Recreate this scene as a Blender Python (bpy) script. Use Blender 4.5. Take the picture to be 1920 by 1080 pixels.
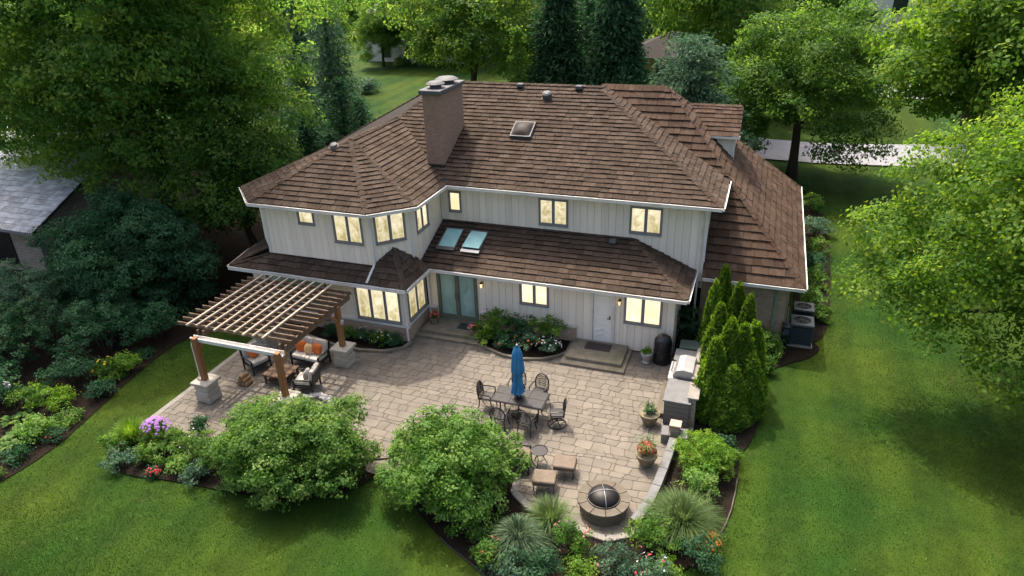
import bpy, bmesh, math, random
import numpy as np
from mathutils import Vector, Matrix

for o in list(bpy.data.objects):
    bpy.data.objects.remove(o, do_unlink=True)
scene = bpy.context.scene
COL = scene.collection
R = math.radians

# ------------------------------------------------------------------ camera
cam_data = bpy.data.cameras.new('camera')
cam = bpy.data.objects.new('camera', cam_data)
COL.objects.link(cam)
CAM_H = 14.4
PITCH, YAW, ROLL = R(26.31), R(-20.2), R(-1.81)
fw = Vector((math.sin(YAW) * math.cos(PITCH), math.cos(YAW) * math.cos(PITCH), -math.sin(PITCH)))
rt = Vector((math.cos(YAW), -math.sin(YAW), 0))
up = rt.cross(fw)
cx_ = math.cos(ROLL) * rt + math.sin(ROLL) * up
cy_ = -math.sin(ROLL) * rt + math.cos(ROLL) * up
m = Matrix((cx_, cy_, -fw)).transposed().to_4x4()
m.translation = (0, 0, CAM_H)
cam.matrix_world = m
cam_data.sensor_width = 36
cam_data.lens = 36 * 1308.28 / 1920
cam_data.clip_end = 2000
scene.camera = cam

# ------------------------------------------------------------------ sky, sun, exposure
SUN_DIR = Vector((0.37, -0.44, -1.0)).normalized()       # the way the light travels
sun_el = math.asin(-SUN_DIR.z)
sun_az = math.atan2(-SUN_DIR.x, -SUN_DIR.y)
world = bpy.data.worlds.new('World')
scene.world = world
world.use_nodes = True
wn = world.node_tree
sky = wn.nodes.new('ShaderNodeTexSky')
sky.sky_type = 'NISHITA'
sky.sun_disc = False
sky.sun_elevation = sun_el
sky.sun_rotation = sun_az
sky.air_density = 0.7
sky.dust_density = 7.0
sky.ozone_density = 0.6
bg = wn.nodes['Background']
bg.inputs[1].default_value = 0.15
wn.links.new(sky.outputs[0], bg.inputs[0])
sd = bpy.data.lights.new('sun', 'SUN')
sd.energy = 2.0
sd.angle = R(0.6)
sd.color = (1.0, 0.93, 0.82)
sun = bpy.data.objects.new('sun', sd)
COL.objects.link(sun)
sun.location = (-20, 40, 60)
sun.rotation_euler = SUN_DIR.to_track_quat('-Z', 'Y').to_euler()
vs = scene.view_settings
vs.view_transform = 'Standard'
vs.look = 'None'
vs.exposure = 1.45
vs.gamma = 1.0
vs.use_curve_mapping = False
scene.cycles.max_bounces = 8
scene.cycles.diffuse_bounces = 5
scene.cycles.glossy_bounces = 3
scene.cycles.transmission_bounces = 6
scene.cycles.use_denoising = True

# ------------------------------------------------------------------ helpers: objects
WORLD_O = {}      # world origin of each object while it is being built


def tag(o, label=None, cat=None, group=None, kind=None):
    if label: o['label'] = label
    if cat: o['category'] = cat
    if group: o['group'] = group
    if kind: o['kind'] = kind
    return o


def thing(name, label, cat, loc=(0, 0, 0), group=None):
    o = bpy.data.objects.new(name, None)
    o.empty_display_size = 0.2
    COL.objects.link(o)
    o.location = loc
    WORLD_O[o] = Vector(loc)
    tag(o, label, cat, group)
    return o


class MB:
    """collects faces; build() links them as one mesh object"""
    def __init__(s):
        s.v = []; s.f = []; s.r = []

    def poly(s, pts):
        n = len(s.v); s.v += [tuple(p) for p in pts]; s.f.append(tuple(range(n, n + len(pts))))

    def add(s, vs_, fs):
        n = len(s.v); s.v += [tuple(p) for p in vs_]; s.f += [tuple(i + n for i in f) for f in fs]

    def box(s, a, b):
        x0, y0, z0 = a; x1, y1, z1 = b
        s.add([(x0, y0, z0), (x1, y0, z0), (x1, y1, z0), (x0, y1, z0), (x0, y0, z1), (x1, y0, z1), (x1, y1, z1), (x0, y1, z1)],
              [(0, 3, 2, 1), (4, 5, 6, 7), (0, 1, 5, 4), (1, 2, 6, 5), (2, 3, 7, 6), (3, 0, 4, 7)])
        return s

    def cbox(s, c, size, rz=0, bev=0.0, seg=2, rx=0):
        bm = bmesh.new()
        bmesh.ops.create_cube(bm, size=1)
        for v in bm.verts: v.co = Vector((v.co.x * size[0], v.co.y * size[1], v.co.z * size[2]))
        if bev: bmesh.ops.bevel(bm, geom=list(bm.edges), offset=bev, segments=seg, profile=0.5, affect='EDGES')
        M = Matrix.Translation(c) @ Matrix.Rotation(rz, 4, 'Z') @ Matrix.Rotation(rx, 4, 'X')
        bm.verts.index_update()
        s.add([M @ v.co for v in bm.verts], [[v.index for v in f.verts] for f in bm.faces])
        bm.free()
        return s

    def prism(s, poly, z0, z1):
        n = len(poly)
        s.add([(x, y, z0) for x, y in poly] + [(x, y, z1) for x, y in poly],
              [tuple(range(n - 1, -1, -1)), tuple(range(n, 2 * n))] + [(i, (i + 1) % n, n + (i + 1) % n, n + i) for i in range(n)])
        return s

    def slab(s, pts, t):
        """3-D polygon thickened by vector t"""
        n = len(pts); q = [tuple(Vector(p) + Vector(t)) for p in pts]
        s.add(list(pts) + q, [tuple(range(n - 1, -1, -1)), tuple(range(n, 2 * n))] + [(i, (i + 1) % n, n + (i + 1) % n, n + i) for i in range(n)])
        return s

    def tube(s, pts, rad, n=8, cap=True, closed=False):
        pts = [Vector(p) for p in pts]; k = len(pts)
        if not hasattr(rad, '__len__'): rad = [rad] * k
        base = len(s.v)
        prev = None
        for i, p in enumerate(pts):
            if closed: d = (pts[(i + 1) % k] - pts[i - 1])
            else: d = (pts[min(i + 1, k - 1)] - pts[max(i - 1, 0)])
            if d.length < 1e-9: d = Vector((0, 0, 1))
            d.normalize()
            a = (prev - d * prev.dot(d)) if prev is not None else d.orthogonal()
            if a.length < 1e-6: a = d.orthogonal()
            a.normalize(); prev = a
            b = d.cross(a)
            for j in range(n):
                t = 2 * math.pi * j / n
                s.v.append(tuple(p + (a * math.cos(t) + b * math.sin(t)) * rad[i]))
        for i in range(k if closed else k - 1):
            i2 = (i + 1) % k
            for j in range(n):
                s.f.append((base + i * n + j, base + i * n + (j + 1) % n, base + i2 * n + (j + 1) % n, base + i2 * n + j))
        if cap and not closed:
            s.f.append(tuple(base + j for j in range(n - 1, -1, -1)))
            s.f.append(tuple(base + (k - 1) * n + j for j in range(n)))
        return s

    def lathe(s, c, prof, n=24, closed=False):
        base = len(s.v); k = len(prof)
        for r, z in prof:
            for j in range(n):
                t = 2 * math.pi * j / n
                s.v.append((c[0] + r * math.cos(t), c[1] + r * math.sin(t), c[2] + z))
        for i in range(k - 1):
            for j in range(n):
                s.f.append((base + i * n + j, base + i * n + (j + 1) % n, base + (i + 1) * n + (j + 1) % n, base + (i + 1) * n + j))
        if closed:
            for j in range(n):
                s.f.append((base + (k - 1) * n + j, base + (k - 1) * n + (j + 1) % n, base + (j + 1) % n, base + j))
        else:
            s.f.append(tuple(base + j for j in range(n - 1, -1, -1)))
            s.f.append(tuple(base + (k - 1) * n + j for j in range(n)))
        return s

    def build(s, name, mat, parent=None, smooth=False, label=None, kind=None, attr=None, origin=None):
        v = np.array(s.v, dtype=float)
        lo, hi = v.min(0), v.max(0)
        o = np.array(origin, float) if origin is not None else np.array([(lo[0] + hi[0]) / 2, (lo[1] + hi[1]) / 2, lo[2]])
        me = bpy.data.meshes.new(name)
        me.from_pydata([tuple(p) for p in (v - o)], [], s.f)
        if attr is not None:
            at = me.attributes.new('lv', 'FLOAT', 'FACE')
            at.data.foreach_set('value', np.array(attr, dtype=np.float32))
        if smooth:
            for p in me.polygons: p.use_smooth = True
        me.materials.append(mat)
        ob = bpy.data.objects.new(name, me)
        COL.objects.link(ob)
        ob.location = Vector(o)
        WORLD_O[ob] = Vector(o)
        if parent is not None:
            ob.parent = parent
            ob.location = Vector(o) - WORLD_O[parent]
        if label: ob['label'] = label
        if kind: ob['kind'] = kind
        return ob


def inst(name, mesh, parent, Mw):
    """an object on shared mesh data at world matrix Mw, child of an unrotated parent"""
    o = bpy.data.objects.new(name, mesh)
    COL.objects.link(o)
    if parent is not None:
        o.parent = parent
        Mw = Matrix.Translation(-WORLD_O[parent]) @ Mw
    o.matrix_basis = Mw
    return o


def copy_tree(o, parent=None):
    c = o.copy(); COL.objects.link(c); c.parent = parent
    for ch in list(o.children): copy_tree(ch, c)
    return c


def npmesh(name, V, quads_n, lv, mat):
    """mesh of quads_n loose quads, V is (4*quads_n,3)"""
    me = bpy.data.meshes.new(name)
    n = len(V)
    me.vertices.add(n); me.vertices.foreach_set('co', V.astype(np.float32).ravel())
    me.loops.add(n); me.loops.foreach_set('vertex_index', np.arange(n, dtype=np.int32))
    me.polygons.add(quads_n); me.polygons.foreach_set('loop_start', np.arange(0, n, n // quads_n, dtype=np.int32))
    me.update(calc_edges=True)
    at = me.attributes.new('lv', 'FLOAT', 'FACE'); at.data.foreach_set('value', lv.astype(np.float32))
    me.materials.append(mat)
    return me


def meshobj(name, me, parent=None, loc=(0, 0, 0), scale=None, rz=0):
    o = bpy.data.objects.new(name, me); COL.objects.link(o)
    o.parent = parent; o.location = loc; o.rotation_euler = (0, 0, rz)
    if scale is not None: o.scale = scale if hasattr(scale, '__len__') else (scale,) * 3
    WORLD_O[o] = Vector(loc)
    return o


# ------------------------------------------------------------------ helpers: materials
def _base(name):
    mt = bpy.data.materials.new(name); mt.use_nodes = True
    nt = mt.node_tree; b = nt.nodes['Principled BSDF']
    return mt, nt, b


def pm(name, c1, c2=None, scale=6.0, rough=0.7, bump=0.0, bscale=40.0, metal=0.0, objvar=0.0, attrvar=0.0, spec=0.3, stretch=(1, 1, 1), stain=None, stain_scale=0.8, stain_amt=0.5, bdist=0.02):
    """procedural material: two colours mixed by noise, fine grain bump, per-piece brightness, optional stains"""
    mt, nt, b = _base(name); N = nt.nodes; L = nt.links
    c2 = c2 or tuple(x * 0.75 for x in c1)
    tc = N.new('ShaderNodeTexCoord'); mp = N.new('ShaderNodeMapping'); mp.inputs['Scale'].default_value = stretch
    L.new(tc.outputs['Object'], mp.inputs[0])
    vec = mp.outputs[0]
    if objvar:
        oi = N.new('ShaderNodeObjectInfo'); ad = N.new('ShaderNodeVectorMath'); ad.operation = 'ADD'
        mu = N.new('ShaderNodeMath'); mu.operation = 'MULTIPLY'; mu.inputs[1].default_value = 37.0
        L.new(oi.outputs['Random'], mu.inputs[0]); L.new(vec, ad.inputs[0]); L.new(mu.outputs[0], ad.inputs[1]); vec = ad.outputs[0]
    nz = N.new('ShaderNodeTexNoise'); nz.inputs['Scale'].default_value = scale; nz.inputs['Detail'].default_value = 6
    L.new(vec, nz.inputs['Vector'])
    rp = N.new('ShaderNodeValToRGB'); rp.color_ramp.elements[0].position = 0.32; rp.color_ramp.elements[1].position = 0.68
    rp.color_ramp.elements[0].color = (*c2, 1); rp.color_ramp.elements[1].color = (*c1, 1)
    L.new(nz.outputs['Fac'], rp.inputs[0]); col = rp.outputs[0]
    if stain:
        n2 = N.new('ShaderNodeTexNoise'); n2.inputs['Scale'].default_value = stain_scale; n2.inputs['Detail'].default_value = 4
        L.new(vec, n2.inputs['Vector'])
        r2 = N.new('ShaderNodeValToRGB'); r2.color_ramp.elements[0].position = 0.48; r2.color_ramp.elements[1].position = 0.7
        L.new(n2.outputs['Fac'], r2.inputs[0])
        m3 = N.new('ShaderNodeMath'); m3.operation = 'MULTIPLY'; m3.inputs[1].default_value = stain_amt; L.new(r2.outputs[0], m3.inputs[0])
        mx = N.new('ShaderNodeMixRGB'); mx.inputs[2].default_value = (*stain, 1); L.new(m3.outputs[0], mx.inputs[0]); L.new(col, mx.inputs[1]); col = mx.outputs[0]
    if objvar or attrvar:
        at = N.new('ShaderNodeAttribute'); at.attribute_name = 'lv'
        if objvar:
            sm = N.new('ShaderNodeMath'); sm.operation = 'ADD'; L.new(at.outputs['Fac'], sm.inputs[0]); L.new(oi.outputs['Random'], sm.inputs[1])
            fr = N.new('ShaderNodeMath'); fr.operation = 'FRACT'; L.new(sm.outputs[0], fr.inputs[0]); src = fr.outputs[0]
        else: src = at.outputs['Fac']
        amt = max(objvar, attrvar)
        mr = N.new('ShaderNodeMapRange'); mr.inputs['To Min'].default_value = 1 - amt; mr.inputs['To Max'].default_value = 1 + amt; L.new(src, mr.inputs[0])
        hs = N.new('ShaderNodeHueSaturation'); L.new(mr.outputs[0], hs.inputs['Value']); L.new(col, hs.inputs['Color']); col = hs.outputs[0]
    L.new(col, b.inputs['Base Color'])
    b.inputs['Roughness'].default_value = rough; b.inputs['Metallic'].default_value = metal
    b.inputs['Specular IOR Level'].default_value = spec
    if bump:
        n3 = N.new('ShaderNodeTexNoise'); n3.inputs['Scale'].default_value = bscale; n3.inputs['Detail'].default_value = 5
        L.new(vec, n3.inputs['Vector'])
        bp = N.new('ShaderNodeBump'); bp.inputs['Strength'].default_value = bump; bp.inputs['Distance'].default_value = bdist
        L.new(n3.outputs['Fac'], bp.inputs['Height']); L.new(bp.outputs[0], b.inputs['Normal'])
    return mt


def leafmat(name, dark, mid, light, trans=0.35, rough=0.5, tcol=None):
    mt, nt, b = _base(name); N = nt.nodes; L = nt.links
    at = N.new('ShaderNodeAttribute'); at.attribute_name = 'lv'
    oi = N.new('ShaderNodeObjectInfo')
    rp = N.new('ShaderNodeValToRGB'); e = rp.color_ramp.elements
    e[0].position = 0.1; e[0].color = (*dark, 1); e[1].position = 0.95; e[1].color = (*light, 1)
    k = e.new(0.5); k.color = (*mid, 1)
    L.new(at.outputs['Fac'], rp.inputs[0])
    mr = N.new('ShaderNodeMapRange'); mr.inputs['To Min'].default_value = 0.82; mr.inputs['To Max'].default_value = 1.18; L.new(oi.outputs['Random'], mr.inputs[0])
    hs = N.new('ShaderNodeHueSaturation'); hs.inputs['Saturation'].default_value = 1.02; L.new(mr.outputs[0], hs.inputs['Value']); L.new(rp.outputs[0], hs.inputs['Color'])
    L.new(hs.outputs[0], b.inputs['Base Color'])
    b.inputs['Roughness'].default_value = 0.6; b.inputs['Specular IOR Level'].default_value = 0.14
    tr = N.new('ShaderNodeBsdfTranslucent')
    h2 = N.new('ShaderNodeHueSaturation'); h2.inputs['Hue'].default_value = 0.484; h2.inputs['Saturation'].default_value = 1.08; h2.inputs['Value'].default_value = 1.95
    L.new(hs.outputs[0], h2.inputs['Color']); L.new(h2.outputs[0], tr.inputs[0])
    mx = N.new('ShaderNodeMixShader'); mx.inputs[0].default_value = trans
    L.new(b.outputs[0], mx.inputs[1]); L.new(tr.outputs[0], mx.inputs[2])
    L.new(mx.outputs[0], N['Material Output'].inputs[0])
    return mt


def brickmat(name, c1, c2, mortar, scale=1.0, bw=0.22, bh=0.075, rough=0.85):
    mt, nt, b = _base(name); N = nt.nodes; L = nt.links
    g = N.new('ShaderNodeNewGeometry'); sp = N.new('ShaderNodeSeparateXYZ'); L.new(g.outputs['Position'], sp.inputs[0])
    ad = N.new('ShaderNodeMath'); ad.operation = 'ADD'; L.new(sp.outputs[0], ad.inputs[0]); L.new(sp.outputs[1], ad.inputs[1])
    cb = N.new('ShaderNodeCombineXYZ'); L.new(ad.outputs[0], cb.inputs[0]); L.new(sp.outputs[2], cb.inputs[1])
    br = N.new('ShaderNodeTexBrick'); br.inputs['Scale'].default_value = scale
    br.inputs['Brick Width'].default_value = bw; br.inputs['Row Height'].default_value = bh; br.inputs['Mortar Size'].default_value = 0.008
    br.inputs['Color1'].default_value = (*c1, 1); br.inputs['Color2'].default_value = (*c2, 1); br.inputs['Mortar'].default_value = (*mortar, 1)
    L.new(cb.outputs[0], br.inputs['Vector'])
    nz = N.new('ShaderNodeTexNoise'); nz.inputs['Scale'].default_value = 5; nz.inputs['Detail'].default_value = 5; L.new(g.outputs['Position'], nz.inputs['Vector'])
    mr = N.new('ShaderNodeMapRange'); mr.inputs['To Min'].default_value = 0.75; mr.inputs['To Max'].default_value = 1.25; L.new(nz.outputs['Fac'], mr.inputs[0])
    hs = N.new('ShaderNodeHueSaturation'); L.new(mr.outputs[0], hs.inputs['Value']); L.new(br.outputs['Color'], hs.inputs['Color'])
    L.new(hs.outputs[0], b.inputs['Base Color']); b.inputs['Roughness'].default_value = rough
    bp = N.new('ShaderNodeBump'); bp.inputs['Strength'].default_value = 0.6; bp.inputs['Distance'].default_value = 0.01; bp.invert = True
    L.new(br.outputs['Fac'], bp.inputs['Height']); L.new(bp.outputs[0], b.inputs['Normal'])
    return mt


def panemat(name, ca, cb, strength, scale=3.2, dark=None, curtain=0.22, blind=0.0, lit=True):
    """lit room seen through glass: curtains at the sides, blind slats, lamp glow painted towards the top, noise for furniture and painted tree reflections; glossy coat"""
    mt, nt, b = _base(name); N = nt.nodes; L = nt.links
    def math_(op, a, c=None, clamp=False):
        n = N.new('ShaderNodeMath'); n.operation = op; n.use_clamp = clamp
        for k, q in enumerate((a, c)):
            if q is None: continue
            if hasattr(q, 'links'): L.new(q, n.inputs[k])
            else: n.inputs[k].default_value = q
        return n.outputs[0]
    g = N.new('ShaderNodeNewGeometry'); oi = N.new('ShaderNodeObjectInfo'); tc = N.new('ShaderNodeTexCoord')
    sp = N.new('ShaderNodeSeparateXYZ'); L.new(tc.outputs['Generated'], sp.inputs[0])
    u = math_('FRACT', math_('ADD', math_('MULTIPLY', math_('ADD', sp.outputs[0], sp.outputs[1]), 0.998), 0.001)); z = sp.outputs[2]
    nz = N.new('ShaderNodeTexNoise'); nz.inputs['Scale'].default_value = scale; nz.inputs['Detail'].default_value = 7; nz.inputs['Roughness'].default_value = 0.68; nz.inputs['Distortion'].default_value = 0.6  # mottling painted to resemble trees reflected in the glass
    L.new(g.outputs['Position'], nz.inputs['Vector'])
    edge = math_('ABSOLUTE', math_('SUBTRACT', u, 0.5))                                   # 0 centre .. .5 side
    cur = math_('MULTIPLY', math_('SUBTRACT', edge, 0.5 - curtain), 6.0, True)             # 1 on a curtain
    fold = math_('ADD', math_('MULTIPLY', math_('SINE', math_('MULTIPLY', u, 75.0)), 0.12), 0.88)
    f = math_('ADD', nz.outputs['Fac'], math_('MULTIPLY', math_('SUBTRACT', z, 0.5), 0.16))  # painted lamp glow, brighter towards the top
    f = math_('ADD', f, math_('MULTIPLY', math_('SUBTRACT', oi.outputs['Random'], 0.5), 0.16))
    rp = N.new('ShaderNodeValToRGB'); e = rp.color_ramp.elements
    e[0].position = 0.34; e[0].color = (*cb, 1); e[1].position = 0.62; e[1].color = (*ca, 1)
    L.new(f, rp.inputs[0])
    mx = N.new('ShaderNodeMixRGB'); L.new(math_('MULTIPLY', cur, 0.7), mx.inputs[0]); L.new(rp.outputs[0], mx.inputs[1]); mx.inputs[2].default_value = (*[q * .92 for q in ca], 1)
    mr = N.new('ShaderNodeMapRange'); mr.inputs['To Min'].default_value = 0.82; mr.inputs['To Max'].default_value = 1.1; L.new(oi.outputs['Random'], mr.inputs[0])
    val = math_('MULTIPLY', mr.outputs[0], math_('ADD', math_('MULTIPLY', math_('SUBTRACT', fold, 1.0), cur), 1.0))
    if blind:
        val = math_('MULTIPLY', val, math_('ADD', math_('MULTIPLY', math_('SINE', math_('MULTIPLY', z, 150.0)), blind), 1.0 - blind))
    hs = N.new('ShaderNodeHueSaturation'); L.new(val, hs.inputs['Value']); L.new(mx.outputs[0], hs.inputs['Color'])
    if lit:
        L.new(hs.outputs[0], b.inputs['Emission Color']); b.inputs['Emission Strength'].default_value = strength
        b.inputs['Base Color'].default_value = (*(dark or (0.03, 0.03, 0.03)), 1)
    else: L.new(hs.outputs[0], b.inputs['Base Color'])
    b.inputs['IOR'].default_value = 1.5; b.inputs['Roughness'].default_value = 0.05
    return mt


def lawnmat(name):
    mt, nt, b = _base(name); N = nt.nodes; L = nt.links
    g = N.new('ShaderNodeNewGeometry')
    def noise(sc, det, rough=0.5):
        n = N.new('ShaderNodeTexNoise'); n.inputs['Scale'].default_value = sc; n.inputs['Detail'].default_value = det; n.inputs['Roughness'].default_value = rough
        L.new(g.outputs['Position'], n.inputs['Vector']); return n
    def ramp(n, p0, p1, a, c):
        r = N.new('ShaderNodeValToRGB'); r.color_ramp.elements[0].position = p0; r.color_ramp.elements[1].position = p1
        r.color_ramp.elements[0].color = (*a, 1); r.color_ramp.elements[1].color = (*c, 1); L.new(n.outputs['Fac'], r.inputs[0]); return r
    big = ramp(noise(0.22, 4), 0.38, 0.62, (0.017, 0.051, 0.006), (0.042, 0.069, 0.007))
    med = ramp(noise(1.7, 6, 0.6), 0.3, 0.72, (0.72, 0.75, 0.7), (1.18, 1.15, 1.1))
    fin = ramp(noise(22, 6, 0.7), 0.28, 0.75, (0.6, 0.63, 0.6), (1.35, 1.32, 1.3))
    m1 = N.new('ShaderNodeMixRGB'); m1.blend_type = 'MULTIPLY'; m1.inputs[0].default_value = 1; L.new(big.outputs[0], m1.inputs[1]); L.new(med.outputs[0], m1.inputs[2])
    m2 = N.new('ShaderNodeMixRGB'); m2.blend_type = 'MULTIPLY'; m2.inputs[0].default_value = 0.8; L.new(m1.outputs[0], m2.inputs[1]); L.new(fin.outputs[0], m2.inputs[2])
    wv = N.new('ShaderNodeTexWave'); wv.inputs['Scale'].default_value = 0.16; wv.inputs['Distortion'].default_value = 1.2; wv.inputs['Detail'].default_value = 2; wv.inputs['Detail Scale'].default_value = 0.4
    L.new(g.outputs['Position'], wv.inputs['Vector'])
    st = ramp(wv, 0.35, 0.65, (0.9, 0.9, 0.92), (1.1, 1.08, 1.05))
    m4 = N.new('ShaderNodeMixRGB'); m4.blend_type = 'MULTIPLY'; m4.inputs[0].default_value = 1; L.new(m2.outputs[0], m4.inputs[1]); L.new(st.outputs[0], m4.inputs[2])
    dry = ramp(noise(0.75, 8, 0.7), 0.60, 0.72, (0, 0, 0), (0.45, 0.45, 0.45))
    m2 = N.new('ShaderNodeMixRGB'); m2.inputs[2].default_value = (0.075, 0.075, 0.022, 1); L.new(dry.outputs[0], m2.inputs[0]); L.new(m4.outputs[0], m2.inputs[1])
    L.new(m2.outputs[0], b.inputs['Base Color']); b.inputs['Roughness'].default_value = 0.9; b.inputs['Specular IOR Level'].default_value = 0.1
    n3 = noise(30, 6, 0.7)
    bp = N.new('ShaderNodeBump'); bp.inputs['Strength'].default_value = 0.7; bp.inputs['Distance'].default_value = 0.05
    L.new(n3.outputs['Fac'], bp.inputs['Height']); L.new(bp.outputs[0], b.inputs['Normal'])
    return mt


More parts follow.
